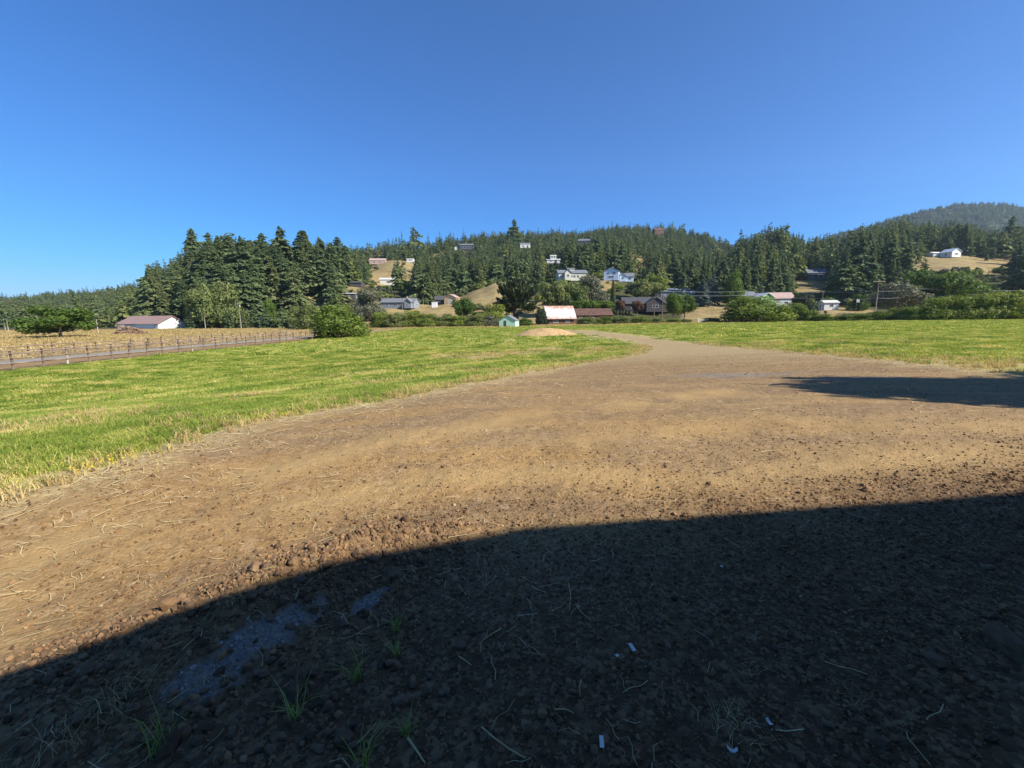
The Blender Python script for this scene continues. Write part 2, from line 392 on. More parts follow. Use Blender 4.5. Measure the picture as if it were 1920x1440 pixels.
def masks(x, y, z):
    sd = poly_sd(x, y, POLY, EDGE); r = np.hypot(x, y)
    n = fbm(x * 1.6, y * 1.6, 31) - .5; n2 = fbm(x * .25, y * .25, 33)
    wob = n * (.5 + r * .012)
    dirt = sstep(-.12, .16, sd + wob)
    wid = .42 + r * .017
    straw = np.exp(-((sd + .15 * wid + wob) / (1.15 * wid)) ** 2) * (.7 + .9 * fbm(x * .5, y * .5, 35))
    straw = np.maximum(straw, .7 * dirt * sstep(18, 34, r))
    straw = np.maximum(straw, .75 * sstep(.54, .68, fbm(x * .4, y * .4, 37)) * sstep(26, 2, -sd) * (sd < 0))
    xf = x - fence_x(y)
    for (px, py, rx, ry, s) in [(945, 664, 5.5, 4.0, 1), (845, 668, 3.0, 2.0, 2), (1010, 655, 3.0, 3.0, 3), (700, 700, 1.2, .7, 4), (900, 697, 1.6, .8, 5), (215, 735, 1.2, .5, 6), (460, 742, 1.1, .5, 7),
                                (805, 688, 2.2, 1.0, 8), (1080, 664, 2, 1.2, 9), (120, 800, 1.0, .5, 10), (1840, 684, 3.5, .9, 11), (1740, 676, 3.0, .8, 12), (1600, 662, 4, .8, 13)]:
        straw = np.maximum(straw, .95 * blob(x, y, px, py, rx, ry, 0, s))
    dry = ((xf < BACK + 1) | ((xf < 1) & (y > 93)) | (y > 138 + 14 * (fbm(x * .02, y * .02, 41) - .5))).astype(float)
    verge = ((xf < .2) & (xf > BACK)).astype(float)
    dirt = np.maximum(dirt, np.where(y < 94, verge, 0)) ; dirt = np.where(dry > .5, 0, dirt)
    grey = np.maximum.reduce([blob(x, y, 490, 1190, .34, .085, R(50), 51), blob(x, y, 690, 1130, .17, .05, R(55), 52), .8 * blob(x, y, 400, 1270, .22, .08, R(45), 53), .8 * blob(x, y, 1380, 703, 2.6, .8, 0, 54), .6 * blob(x, y, 1620, 710, 1.4, .4, 0, 55)])
    dark = (1 - sstep(1.6, 4.6, y - .25 * x + 1.2 * n)) * sstep(-3.2, -.4, x + .3 * y)  # darker ground tone around the barn shadow; shade put into the colour
    orange = np.maximum.reduce([blob(x, y, 830, 905, 1.1, .45, .1, 61), blob(x, y, 960, 855, 1.6, .5, 0, 62), .7 * blob(x, y, 1180, 900, 1.2, .5, 0, 63), .7 * blob(x, y, 400, 930, 1.8, .4, .5, 64), .6 * blob(x, y, 1560, 800, 1.6, .4, 0, 65), .7 * blob(x, y, 1300, 800, 1.8, .5, 0, 66), .7 * blob(x, y, 150, 1010, 1.4, .25, .5, 67), .8 * sstep(.40, .62, fbm(x * .45 + y * .25, y * .9 - x * .5, 68)) * (1 - sstep(6, 13, y)) * sstep(4, 0, x)])
    px, py = project(x, y, z)
    open_ = np.zeros(x.shape)
    for x0, y0, x1, y1, D in CLEAR:
        open_ = np.maximum(open_, ((px > x0 - 12) & (px < x1 + 12) & (py > y0 - 8) & (py < y1 + 14)).astype(float))
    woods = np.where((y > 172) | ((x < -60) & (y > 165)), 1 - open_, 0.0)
    dust = track_dust(x, y) * dirt
    return dict(dust=dust, sd=sd, dirt=dirt, straw=np.clip(straw, 0, 1), dry=dry, grey=grey, dark=dark, orange=orange, woods=woods, n2=n2, r=r)

def ground_material():
    m, nt, b = new_mat('ground', .95, .15)
    def att(n):
        a = nt.nodes.new('ShaderNodeAttribute'); a.attribute_name = n
        s = nt.nodes.new('ShaderNodeSeparateColor'); nt.links.new(a.outputs['Color'], s.inputs[0]); return s.outputs
    A, B = att('mask_a'), att('mask_b')
    p = pos(nt)
    big = noise(nt, p, .12, 4, .6); mid = noise(nt, p, 1.1, 5, .65); fine = noise(nt, p, 14, 5, .7); grit = noise(nt, p, 60, 3, .7)
    mp = nt.nodes.new('ShaderNodeMapping'); mp.inputs['Rotation'].default_value = (0, 0, R(-32)); mp.inputs['Scale'].default_value = (.35, 2.2, 1); nt.links.new(p, mp.inputs[0])
    tracks = noise(nt, mp.outputs[0], .8, 1.5, .5)
    # yard: brown cinder gravel over tan dust, swept into faint wheel tracks
    d1 = ramp(nt, fine, [(.25, (0.145, 0.091, 0.045)), (.5, (0.233, 0.153, 0.077)), (.75, (0.334, 0.228, 0.117))])
    d2 = ramp(nt, fine, [(.25, (0.264, 0.167, 0.070)), (.75, (0.396, 0.265, 0.113))])
    dirt = mix(nt, ramp(nt, math_n(nt, 'MULTIPLY_ADD', mid, .5, math_n(nt, 'MULTIPLY', tracks, .55)), [(.46, (0, 0, 0)), (.62, (1, 1, 1))]), d1, d2)
    dirt = mix(nt, math_n(nt, 'MULTIPLY', B[2], math_n(nt, 'MULTIPLY_ADD', mid, 1.1, .2, True)), dirt, ramp(nt, fine, [(.3, (0.282, 0.158, 0.047)), (.7, (0.431, 0.260, 0.086))]))
    vor = nt.nodes.new('ShaderNodeTexVoronoi'); vor.inputs['Scale'].default_value = 38; nt.links.new(p, vor.inputs['Vector'])
    vs_ = nt.nodes.new('ShaderNodeSeparateColor'); nt.links.new(vor.outputs['Color'], vs_.inputs[0])
    peb = ramp(nt, vs_.outputs[0], [(.0, (0.066, 0.043, 0.023)), (.5, (0.176, 0.117, 0.063)), (.85, (0.290, 0.205, 0.113)), (1, (0.422, 0.335, 0.198))])
    dirt = mix(nt, math_n(nt, 'MULTIPLY', ramp(nt, mid, [(.4, (.25, .25, .25)), (.65, (.7, .7, .7))]), .75), dirt, peb)
    vor2 = nt.nodes.new('ShaderNodeTexVoronoi'); vor2.inputs['Scale'].default_value = 13; nt.links.new(p, vor2.inputs['Vector'])
    v2 = nt.nodes.new('ShaderNodeSeparateColor'); nt.links.new(vor2.outputs['Color'], v2.inputs[0])
    dirt = mix(nt, ramp(nt, v2.outputs[0], [(.0, (.35, .35, .35)), (.15, (0, 0, 0)), (.9, (0, 0, 0)), (1, (.4, .4, .4))]), dirt, mix(nt, v2.outputs[0], (.07, .045, .03), (.46, .33, .2)))
    shadeg = ramp(nt, vs_.outputs[1], [(0, (.030, .016, .008)), (.6, (.085, .047, .023)), (1, (.19, .115, .060))])  # gravel colours darkened to deepen the shade
    dirt = mix(nt, math_n(nt, 'MULTIPLY', B[1], .85), dirt, shadeg)
    du = nt.nodes.new('ShaderNodeAttribute'); du.attribute_name = 'dust'
    dirt = mix(nt, math_n(nt, 'MULTIPLY', du.outputs['Fac'], .85), dirt, ramp(nt, fine, [(.25, (0.299, 0.195, 0.079)), (.75, (0.422, 0.288, 0.126))]))
    dirt = mix(nt, math_n(nt, 'MULTIPLY', B[0], .9), dirt, ramp(nt, grit, [(.3, (.10, .088, .072)), (.7, (.28, .25, .215))]))
    # green field, with thin and yellow places
    gmix = math_n(nt, 'MULTIPLY_ADD', big, .5, math_n(nt, 'MULTIPLY', mid, .5))
    grass = ramp(nt, gmix, [(.36, (0.134, 0.183, 0.024)), (.5, (0.232, 0.266, 0.039)), (.62, (0.390, 0.342, 0.088))])
    grass = mix(nt, .35, grass, ramp(nt, fine, [(.3, (0.085, 0.130, 0.020)), (.7, (0.403, 0.401, 0.088))]))
    straw = ramp(nt, fine, [(.25, (0.211, 0.153, 0.072)), (.5, (0.370, 0.288, 0.144)), (.75, (0.510, 0.428, 0.243))])
    gold = ramp(nt, math_n(nt, 'MULTIPLY_ADD', mid, .45, math_n(nt, 'MULTIPLY', big, .55)), [(.35, (0.176, 0.126, 0.054)), (.5, (0.299, 0.223, 0.099)), (.66, (0.396, 0.312, 0.144))])
    gold = mix(nt, ramp(nt, noise(nt, p, .45, 5, .7), [(.5, (0, 0, 0)), (.68, (.75, .75, .75))]), gold, (.15, .13, .05))
    base = mix(nt, A[0], grass, dirt)
    base = mix(nt, math_n(nt, 'MULTIPLY', A[1], math_n(nt, 'MULTIPLY_ADD', fine, 1.2, .25, True)), base, straw)
    base = mix(nt, A[2], base, gold)
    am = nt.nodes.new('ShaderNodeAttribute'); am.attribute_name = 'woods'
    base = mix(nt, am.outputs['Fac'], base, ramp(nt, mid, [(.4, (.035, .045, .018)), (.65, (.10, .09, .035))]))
    nt.links.new(base, b.inputs['Base Color'])
    bump = nt.nodes.new('ShaderNodeBump'); bump.inputs['Strength'].default_value = .5; bump.inputs['Distance'].default_value = .018
    hgt = math_n(nt, 'ADD', math_n(nt, 'MULTIPLY', fine, 1.0), math_n(nt, 'ADD', math_n(nt, 'MULTIPLY', grit, .35), math_n(nt, 'MULTIPLY', vor.outputs['Distance'], -.7)))
    nt.links.new(hgt, bump.inputs['Height']); nt.links.new(bump.outputs[0], b.inputs['Normal'])
    return m
M['ground'] = ground_material()

def ground_grid(U, D):
    uu, dd = np.meshgrid(U, D); x = uu * dd; y = dd.copy(); z = T(x, y)
    nU, nD = len(U), len(D); idx = np.arange(nU * nD).reshape(nD, nU)
    Fq = np.stack([idx[:-1, :-1], idx[:-1, 1:], idx[1:, 1:], idx[1:, :-1]], -1).reshape(-1, 4)
    return x.ravel(), y.ravel(), z.ravel(), Fq
def ground_object(name, x, y, z, Fq, mk):
    used = np.unique(Fq); re = np.full(len(x), -1); re[used] = np.arange(len(used))
    me = np_mesh(name, np.stack([x, y, z], -1)[used], re[Fq], M['ground'], True)
    a = me.attributes.new('mask_a', 'FLOAT_COLOR', 'POINT'); o1 = np.ones(len(used))
    a.data.foreach_set('color', np.stack([mk['dirt'][used], mk['straw'][used], mk['dry'][used], o1], -1).astype(np.float32).ravel())
    b = me.attributes.new('mask_b', 'FLOAT_COLOR', 'POINT')
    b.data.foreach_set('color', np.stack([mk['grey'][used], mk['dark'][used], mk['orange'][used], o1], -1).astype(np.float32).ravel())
    d = me.attributes.new('dust', 'FLOAT', 'POINT'); d.data.foreach_set('value', mk['dust'][used].astype(np.float32))
    c = me.attributes.new('woods', 'FLOAT', 'POINT'); c.data.foreach_set('value', mk['woods'][used].astype(np.float32))
    return tag(put(name, me), kind='structure')
Us = np.concatenate([np.linspace(-2.6, -1.3, 40, endpoint=False), np.linspace(-1.3, 1.3, 470, endpoint=False), np.linspace(1.3, 2.6, 41)])
gx, gy, gz, gF = ground_grid(Us, np.geomspace(.55, 172, 470))
gm = masks(gx, gy, gz)
fd = gm['dirt'][gF].mean(1) + ((gx - fence_x(gy))[gF].mean(1) < .2) * -9; fdry = gm['dry'][gF].mean(1)
cls = np.where(fdry > .5, 2, np.where(fd > .5, 0, 1)); cls = np.where((fd < -1) & (fdry <= .5), 3, cls)
for k, nm in enumerate(('gravel_yard', 'grass_field', 'dry_pasture', 'road_verge')):
    ground_object(nm, gx, gy, gz, gF[cls == k], gm)
hx, hy, hz_, hF = ground_grid(np.linspace(-2.6, 2.6, 330), np.concatenate([np.linspace(172, 520, 130), np.linspace(526, 2600, 60)]))
ground_object('hillside', hx, hy, hz_, hF, masks(hx, hy, hz_))
bxs = np.linspace(-80, 80, 120); bys = np.linspace(-60, .55, 60)
X, Y = np.meshgrid(bxs, bys); Z = near_z(X, Y) * np.exp(-np.maximum(-Y, 0)) - .02; ii = np.arange(X.size).reshape(X.shape)
keep = np.stack([ii[:-1, :-1], ii[:-1, 1:], ii[1:, 1:], ii[1:, :-1]], -1).reshape(-1, 4)
ground_object('barn_yard', X.ravel(), Y.ravel(), Z.ravel(), keep, masks(X.ravel(), Y.ravel(), Z.ravel()))

# grey road between the two rail fences
ys = np.geomspace(14, 92, 80); V = []; Fq = []
for y in ys:
    for t in np.linspace(0, 1, 7):
        x = fence_x(y) + ROAD0 + (ROAD1 - ROAD0) * t + .12 * math.sin(y * .4 + t * 3); V.append((x, y, Tf(x, y) + .05 + .05 * math.sin(math.pi * t)))
n7 = 7
for i in range(len(ys) - 1):
    for k in range(6): Fq.append((i * n7 + k, (i + 1) * n7 + k, (i + 1) * n7 + k + 1, i * n7 + k + 1))
tag(put('road', np_mesh('road', V, Fq, paint('pale_asphalt', (.25, .24, .225), .9, .1, .8), True)), kind='structure')

# far mountain beyond the right-hand woods
MTN = [(1450, 470), (1560, 440), (1620, 425), (1660, 413), (1700, 402), (1750, 389), (1800, 380), (1850, 379), (1900, 383), (1960, 392), (2050, 405), (2300, 430)]
mu = np.array([ray(p, q)[0] / ray(p, q)[1] for p, q in MTN]); mzr = np.array([ray(p, q)[2] / ray(p, q)[1] for p, q in MTN])
def mtn_z(x, y):
    u = x / y; top = CAMZ + np.interp(u, mu, mzr) * 1800
    prof = np.interp(y, [1150, 1450, 1800, 2300], [0, .55, 1, .55])
    return np.maximum(top - 8, 5) * prof + (fbm(x / 90, y / 90, 71) - .5) * 40 * prof * (1 - sstep(1600, 1800, y) * .8)
U2 = np.linspace(mu[0], mu[-1], 150); D2 = np.linspace(1150, 2300, 90)
uu, dd = np.meshgrid(U2, D2); mx, my = uu * dd, dd; mz = mtn_z(mx, my); ii = np.arange(mx.size).reshape(mx.shape)
mm, mnt, mb = new_mat('wooded_mountain', .95, .1)
mnt.links.new(ramp(mnt, noise(mnt, pos(mnt), .012, 5, .65), [(.35, (.03, .045, .02)), (.55, (.06, .07, .03)), (.7, (.11, .105, .05))]), mb.inputs['Base Color'])
tag(put('mountain', np_mesh('mountain', np.stack([mx.ravel(), my.ravel(), mz.ravel()], -1), np.stack([ii[:-1, :-1], ii[:-1, 1:], ii[1:, 1:], ii[1:, :-1]], -1).reshape(-1, 4), mm, True)), kind='structure')

# ------------------------------------------------------------------ plant prototypes
def quads(C, A, B):
    """quads centred at C with half axes A and B"""
    V = np.stack([C - A - B, C + A - B, C + A + B, C - A + B], 1).reshape(-1, 3)
    return V, np.arange(len(V)).reshape(-1, 4)
def rand_unit(n):
    v = rng.normal(size=(n, 3)); return v / np.linalg.norm(v, axis=1, keepdims=True)
def conifer_crown(whorls, per, sprays, wid, droop=.35, gap=.08, ragged=.25, low=.06, power=.75):
    """unit-height conifer: whorls of drooping boughs, each a row of needle sprays"""
    C, A, B = [], [], []
    for w in range(whorls):
        t = low + (1 - low) * (w + rng.random() * .6) / whorls
        L0 = wid * (1 - t) ** power * (1 + ragged * rng.normal()) + .012
        if rng.random() < gap: L0 *= .45
        if t < .2: L0 *= .75 + t
        for k in range(per):
            a = rng.random() * 2 * math.pi; L = max(L0 * rng.uniform(.6, 1.2), .012)
            ns = max(3, int(sprays * (.4 + .6 * min(L / wid, 1))))
            s = rng.uniform(.15, 1, ns) ** .8
            lat = rng.uniform(-1, 1, ns) * .26 * L * (1.15 - .7 * s)
            d = np.array([math.cos(a), math.sin(a), 0]); q = np.array([-d[1], d[0], 0])
            up = .15 * (t - .3)
            z = t + L * s * up * 2 - droop * L * s * s + rng.normal(0, .006, ns)
            c = d * (L * s)[:, None] + q * lat[:, None]; c[:, 2] = z
            ln = (.055 + .085 * rng.random(ns)) * L + .0045
            dirv = d * .8 + q * (np.sign(lat) * .5)[:, None] + np.stack([np.zeros(ns), np.zeros(ns), -.35 - .4 * rng.random(ns)], -1) + rng.normal(0, .2, (ns, 3))
            dirv /= np.linalg.norm(dirv, axis=1, keepdims=True)
            side = np.cross(dirv, np.array([0, 0, 1.0]) + rng.normal(0, .45, (ns, 3))); side /= np.linalg.norm(side, axis=1, keepdims=True)
            ln = ln * (1 if sprays > 10 else 2.0)
            C.append(c); A.append(dirv * ln[:, None]); B.append(side * (ln * rng.uniform(.4, .65, ns))[:, None])
    return quads(np.concatenate(C), np.concatenate(A), np.concatenate(B))
def lobe_crown(lobes, n, leaf, fill=.25):
    """crown of leaf clusters on a set of lumpy lobes (cx,cy,cz,rx,ry,rz)"""
    L = np.array(lobes, float); w = (L[:, 3] * L[:, 5]); w /= w.sum()
    k = rng.choice(len(L), n, p=w); d = rand_unit(n)
    lump = 1 + .22 * (np.sin(d[:, 0] * 7 + k) * np.sin(d[:, 1] * 6 + 2 * k) + np.sin(d[:, 2] * 8 + k * 1.7) * .6)
    rr = np.where(rng.random(n) < fill, rng.uniform(.3, .85, n), rng.uniform(.82, 1.08, n)) * lump
    C = L[k, :3] + d * L[k, 3:6] * rr[:, None]
    C[:, 2] = np.maximum(C[:, 2], .005)
    nr = d + rng.normal(0, .55, (n, 3)); nr /= np.linalg.norm(nr, axis=1, keepdims=True)
    a = np.cross(nr, rand_unit(n)); a /= np.linalg.norm(a, axis=1, keepdims=True); b = np.cross(nr, a)
    s = leaf * rng.uniform(.6, 1.4, n)
    return quads(C, a * s[:, None], b * (s * .7)[:, None])
def random_lobes(n, spread=.32, r=(.16, .26), zlo=.2, zhi=.8):
    out = []
    for i in range(n):
        a = rng.random() * 2 * math.pi; z = rng.uniform(zlo, zhi); q = spread * math.sqrt(rng.random()) * (1.15 - .6 * max(z - .4, 0))
        rr = rng.uniform(*r); out.append((q * math.cos(a), q * math.sin(a), z, rr, rr, rr * .85))
    return out
def trunk_mesh(name, mat, r=.014, h=.9, lean=.01, branches=0):
    m = MB(); pts = [(0, 0, -.03)] + [(rng.normal(0, lean), rng.normal(0, lean), h * t) for t in (.25, .5, .75, 1)]
    m.tube(pts, [r * 1.25, r, r * .75, r * .5, r * .12], 7)
    for i in range(branches):
        z = rng.uniform(.2, .55) * h; a = rng.random() * 6.28; l = rng.uniform(.2, .38)
        m.tube([(0, 0, z), (l * .5 * math.cos(a), l * .5 * math.sin(a), z + .12), (l * math.cos(a), l * math.sin(a), z + .3)], [r * .6, r * .4, r * .12], 5)
    return m.mesh(name, mat, True)
CON = [(np_mesh('crown', *conifer_crown(50, 8, 24, w, dr, g, rg, lo, pw), M[mt]), trunk_mesh('trunk', M['bark'], .013, .97))
       for mt, w, dr, g, rg, lo, pw in (('conifer', .21, .45, .06, .2, .05, .7), ('conifer', .18, .35, .08, .22, .08, .75), ('conifer', .25, .34, .12, .3, .10, .72), ('conifer_light', .17, .5, .05, .18, .04, .85), ('conifer', .27, .28, .15, .35, .12, .68), ('conifer_light', .22, .4, .1, .28, .06, .78))]
SP = (np_mesh('crown', *conifer_crown(30, 7, 15, .30, .3, .05, .15, .03, .8), M['conifer_blue']), trunk_mesh('trunk', M['bark'], .014, .95))
FARCON = [np_mesh('far_conifer_%d' % i, *conifer_crown(17, 5, 8, w, .4, .08, .25, .05, pw), M[mt]) for i, (w, pw, mt) in enumerate(((.17, .75, 'conifer'), (.13, .85, 'conifer'), (.21, .65, 'conifer_light'), (.16, .8, 'conifer'), (.26, .5, 'olive'), (.12, .9, 'conifer_light'), (.15, .6, 'greyg')))]
def shrub_protos(mat, n=5200, leaf=.026):
    return np_mesh('foliage', *lobe_crown(random_lobes(16, .34, (.14, .24), .1, .78), n, leaf), mat)
LEAFY = {}
def leafy(mat, kind):
    """unit crown: 'shrub' reaches the ground, 'tree' sits on a trunk"""
    key = (mat, kind, int(rng.integers(0, 2)))
    if key not in LEAFY:
        lob = (random_lobes(14, .30, (.13, .22), .3, .82) + [(.34 * math.cos(a), .34 * math.sin(a), rng.uniform(.12, .3), .17, .17, .2) for a in np.linspace(0, 5.6, 9)]) if kind == 'shrub' else random_lobes(19, .34, (.13, .2), .24, .82) if kind == 'low' else random_lobes(19, .36, (.12, .21), .38, .84)
        LEAFY[key] = (np_mesh('foliage' if kind == 'shrub' else 'crown', *lobe_crown(lob, 11000, .0155), M[mat]),
                      trunk_mesh('stem' if kind == 'shrub' else 'trunk', M['greybark'], .022, .7, .012, 5))
    return LEAFY[key]
def leafy_plant(name, label, cat, px, pyb, D, wpx, pytop, mat, kind='shrub', group=None, depth=1.0):
    p = at(px, pyb, D)
    b0 = project(p.x, p.y, p.z)[1]; w = wpx * D / F; h = (b0 - pytop) * D / F
    e = empty(name, p, random.uniform(0, 6.28), (w, w * depth, max(h, 1)))
    cr, tr = leafy(mat, kind); c = put(cr.name.split('.')[0], cr, e); t = put(tr.name.split('.')[0], tr, e)
    return tag(e, label, cat, group)

# ------------------------------------------------------------------ scatter helper (ground cover, gravel, far woods)
def scatter(name, P, rot, scl, protos, idx, label, cat):
    me = bpy.data.meshes.new(name); me.vertices.add(len(P)); me.vertices.foreach_set('co', np.asarray(P, np.float32).ravel())
    for nm, arr in (('rot', rot), ('scl', scl)):
        a = me.attributes.new(nm, 'FLOAT_VECTOR', 'POINT'); a.data.foreach_set('vector', np.asarray(arr, np.float32).ravel())
    a = me.attributes.new('pick', 'INT', 'POINT'); a.data.foreach_set('value', np.asarray(idx, np.int32))
    c = bpy.data.collections.new(name + '_kinds')
    for i, pm in enumerate(protos):
        c.objects.link(bpy.data.objects.new('%s_kind_%02d' % (name, i), pm))
    ng = bpy.data.node_groups.new(name + '_scatter', 'GeometryNodeTree')
    ng.interface.new_socket('Geometry', in_out='INPUT', socket_type='NodeSocketGeometry'); ng.interface.new_socket('Geometry', in_out='OUTPUT', socket_type='NodeSocketGeometry')
    gi = ng.nodes.new('NodeGroupInput'); go = ng.nodes.new('NodeGroupOutput'); ip = ng.nodes.new('GeometryNodeInstanceOnPoints')
    ci = ng.nodes.new('GeometryNodeCollectionInfo'); ci.inputs['Collection'].default_value = c; ci.inputs['Separate Children'].default_value = True; ci.inputs['Reset Children'].default_value = True
    def na(nm, ty):
        n = ng.nodes.new('GeometryNodeInputNamedAttribute'); n.data_type = ty; n.inputs['Name'].default_value = nm; return n.outputs['Attribute']
    ng.links.new(gi.outputs[0], ip.inputs['Points']); ng.links.new(ci.outputs[0], ip.inputs['Instance'])
    ip.inputs['Pick Instance'].default_value = True
    ng.links.new(na('pick', 'INT'), ip.inputs['Instance Index'])
    er = ng.nodes.new('FunctionNodeEulerToRotation'); ng.links.new(na('rot', 'FLOAT_VECTOR'), er.inputs[0]); ng.links.new(er.outputs[0], ip.inputs['Rotation'])
    ng.links.new(na('scl', 'FLOAT_VECTOR'), ip.inputs['Scale']); ng.links.new(ip.outputs[0], go.inputs[0])
    o = put(name, me); md = o.modifiers.new('scatter', 'NODES'); md.node_group = ng
    return tag(o, label, cat, None, 'stuff')
def spin(n, tilt=0.0):
    return np.stack([rng.normal(0, tilt, n), rng.normal(0, tilt, n), rng.uniform(0, 6.283, n)], -1)

# ------------------------------------------------------------------ buildings
def window(parent, c, w, h, face, frame='white', nrm=None):
    """a framed window on a wall; face 'f' front (-Y), 'r' right (+X), 'l' left (-X)"""
    m = MB(); t = .10
    rz = {'f': 0, 'r': math.pi / 2, 'l': -math.pi / 2}[face]
    m.box((0, 0, h / 2 - t / 2), (w, .09, t)); m.box((0, 0, -h / 2 + t / 2), (w + .12, .13, t)); m.box((-w / 2 + t / 2, 0, 0), (t, .085, h - 2 * t)); m.box((w / 2 - t / 2, 0, 0), (t, .085, h - 2 * t))
    m.box((0, 0, 0), (.06, .075, h - 2 * t))
    o = m.build('window', M[frame], parent); o.location = c; o.rotation_euler = (0, 0, rz)
    g = MB().box((0, .0, 0), (w - .08, .03, h - .08)).build('pane', M['glass'], o)
    return o
def gable_body(w, d, hw, rise, axis):
    m = MB(); X, Y = w / 2, d / 2
    if axis == 'x':
        vs = [(-X, -Y, -.6), (X, -Y, -.6), (X, Y, -.6), (-X, Y, -.6), (-X, -Y, hw), (X, -Y, hw), (X, Y, hw), (-X, Y, hw), (-X, 0, hw + rise), (X, 0, hw + rise)]
        fs = [(0, 1, 5, 4), (2, 3, 7, 6), (1, 2, 6, 9, 5), (3, 0, 4, 8, 7), (4, 5, 9, 8), (6, 7, 8, 9), (3, 2, 1, 0)]
    else:
        vs = [(-X, -Y, -.6), (X, -Y, -.6), (X, Y, -.6), (-X, Y, -.6), (-X, -Y, hw), (X, -Y, hw), (X, Y, hw), (-X, Y, hw), (0, -Y, hw + rise), (0, Y, hw + rise)]
        fs = [(0, 1, 5, 8, 4), (2, 3, 7, 9, 6), (1, 2, 6, 5), (3, 0, 4, 7), (4, 8, 9, 7), (6, 9, 8, 5), (3, 2, 1, 0)]
    return m.add(vs, fs)
def gable_roof(w, d, hw, rise, axis, oh=.5, th=.16, lift=.03):
    m = MB(); z1 = hw + rise + lift + th
    if axis == 'x':
        Y = d / 2 + oh; X = w / 2 + oh; ze = hw - oh * rise / (d / 2) + lift + th
        m.slab([(-X, -Y, ze), (X, -Y, ze), (X, 0, z1), (-X, 0, z1)], th); m.slab([(X, Y, ze), (-X, Y, ze), (-X, 0, z1), (X, 0, z1)], th)
    else:
        Y = d / 2 + oh; X = w / 2 + oh; ze = hw - oh * rise / (w / 2) + lift + th
        m.slab([(-X, Y, ze), (-X, -Y, ze), (0, -Y, z1), (0, Y, z1)], th); m.slab([(X, -Y, ze), (X, Y, ze), (0, Y, z1), (0, -Y, z1)], th)
    return m
HOUSES = []
def house(name, label, px, py, D, wpx, hpx, rot=0, wall='white', roof='roofgrey', axis='x', d=None, rise=.33, wins=(), door=None, wing=None, chimney=False, group=None, cat='house', trim='white', oh=.5):
    p = at(px, py, D); w = wpx * D / F / max(.6, math.cos(abs(rot)) if axis == 'x' else 1); H = hpx * D / F; d = d or w * .6
    rs = H * rise; hw = H - rs
    e = empty(name, p, rot); tag(e, label, cat, group)
    body = gable_body(w, d, hw, rs, axis).build('wall', M[wall], e)
    rf = gable_roof(w, d, hw, rs, axis, oh).build('roof', M[roof], e)
    if chimney: MB().box((w * .2, d * .1, H + .3), (.7, .7, 1.6)).build('chimney', M['roofpink'], rf)
    for (fx, fz, fw, fh) in wins: window(e, (fx * w / 2, -d / 2 - .03, fz * hw), fw * w, fh * hw, 'f', trim)
    if rot > .15 or wins: window(e, (w / 2 + .03, 0, hw * .55), d * .2, hw * .4, 'r', trim); window(e, (-w / 2 - .03, 0, hw * .55), d * .2, hw * .4, 'l', trim)
    if door:
        dr = MB().box((door[0] * w / 2, -d / 2 - .035, door[2] / 2), (door[1], .07, door[2])).build('door', M[door[3]], e)
        MB().box((door[0] * w / 2 + door[1] * .38, -d / 2 - .09, door[2] * .48), (.08, .06, .08)).build('handle', M['metal'], dr)
    if wing:  # gabled wing standing forward of the body
        wx, ww, wd, wh, wr = wing; ww *= w
        g = gable_body(ww, wd, wh * hw, wr * rs, 'y'); b2 = g.build('wing', M[wall], e); b2.location = (wx * w / 2, -d / 2 - wd / 2 + .05, 0)
        r2 = gable_roof(ww, wd + 2, wh * hw, wr * rs, 'y', .4).build('wing_roof', M[roof], e); r2.location = (wx * w / 2, -d / 2 - wd / 2 + 1, .01)
        window(e, (wx * w / 2, -d / 2 - wd + .02, wh * hw * .55), ww * .35, wh * hw * .4, 'f', trim)
    x0, y0 = project(p.x, p.y, p.z)
    HOUSES.append((x0 - wpx / 2 - 2, y0 - hpx - 1, x0 + wpx / 2 + 2, y0 - hpx * (.12 if D < 400 else .5), D, p.x, p.y, max(w, d) * .6 + 3))
    return e

house('white_barn', 'long white barn with mauve metal roof and white gable end', 287, 616, 183, 93, 23, R(-15), 'white', 'roofmauve', 'x', 11.5, .56, door=None, cat='barn', oh=.7)
hb = HOUSES[-1]
wb = [o for o in col.objects if o.name == 'white_barn'][0]
MB().box((11.05, 0, 1.75), (.1, 3.4, 3.5)).build('door', M['offwhite'], wb)
MB().box((6, -7.4, 1.0), (9, .1, .12)).box((6, -7.4, 1.8), (9, .1, .12)).build('corral_rail', M['white'], wb)
barn = house('rusted_barn', 'old low barn with white metal roof streaked with rust', 1047, 608, 166, 46, 33, R(8), 'brownsiding', 'rustroof', 'x', 9, .60, wins=[(-.45, .45, .2, .35), (.5, .45, .16, .3)], cat='barn', oh=.9)
house('long_shed', 'long low brown shed adjoining the rust streaked barn', 1106, 601, 176, 72, 24, R(6), 'brownsiding', 'roofbrown', 'x', 7, .45, wins=[(-.6, .5, .08, .4), (0, .5, .08, .4), (.6, .5, .08, .4)], cat='shed', oh=.6)
house('green_shed', 'small mint green shed with gabled front and dark doorway', 955, 611, 140, 30, 20, R(-12), 'mint', 'roofgrey', 'y', 6, .45, door=(-.28, .75, 2.0, 'darksiding'), cat='shed', oh=.25)
house('dark_house', 'dark single storey house with wide dark roof behind reddish trees', 1203, 580, 200, 72, 24, R(-6), 'darksiding', 'roofdark', 'x', 11, .48, wins=[(-.5, .5, .12, .4)], wing=(.45, .42, 4, 1.0, .95))
house('grey_house', 'grey bungalow with hipped looking roof on the golden slope', 751, 577, 222, 62, 16, R(-8), 'greysiding', 'roofgrey', 'x', 9, .45, wins=[(-.6, .5, .1, .4), (-.1, .5, .12, .4)], wing=(.75, .2, 2.5, 1.0, .8), chimney=True)
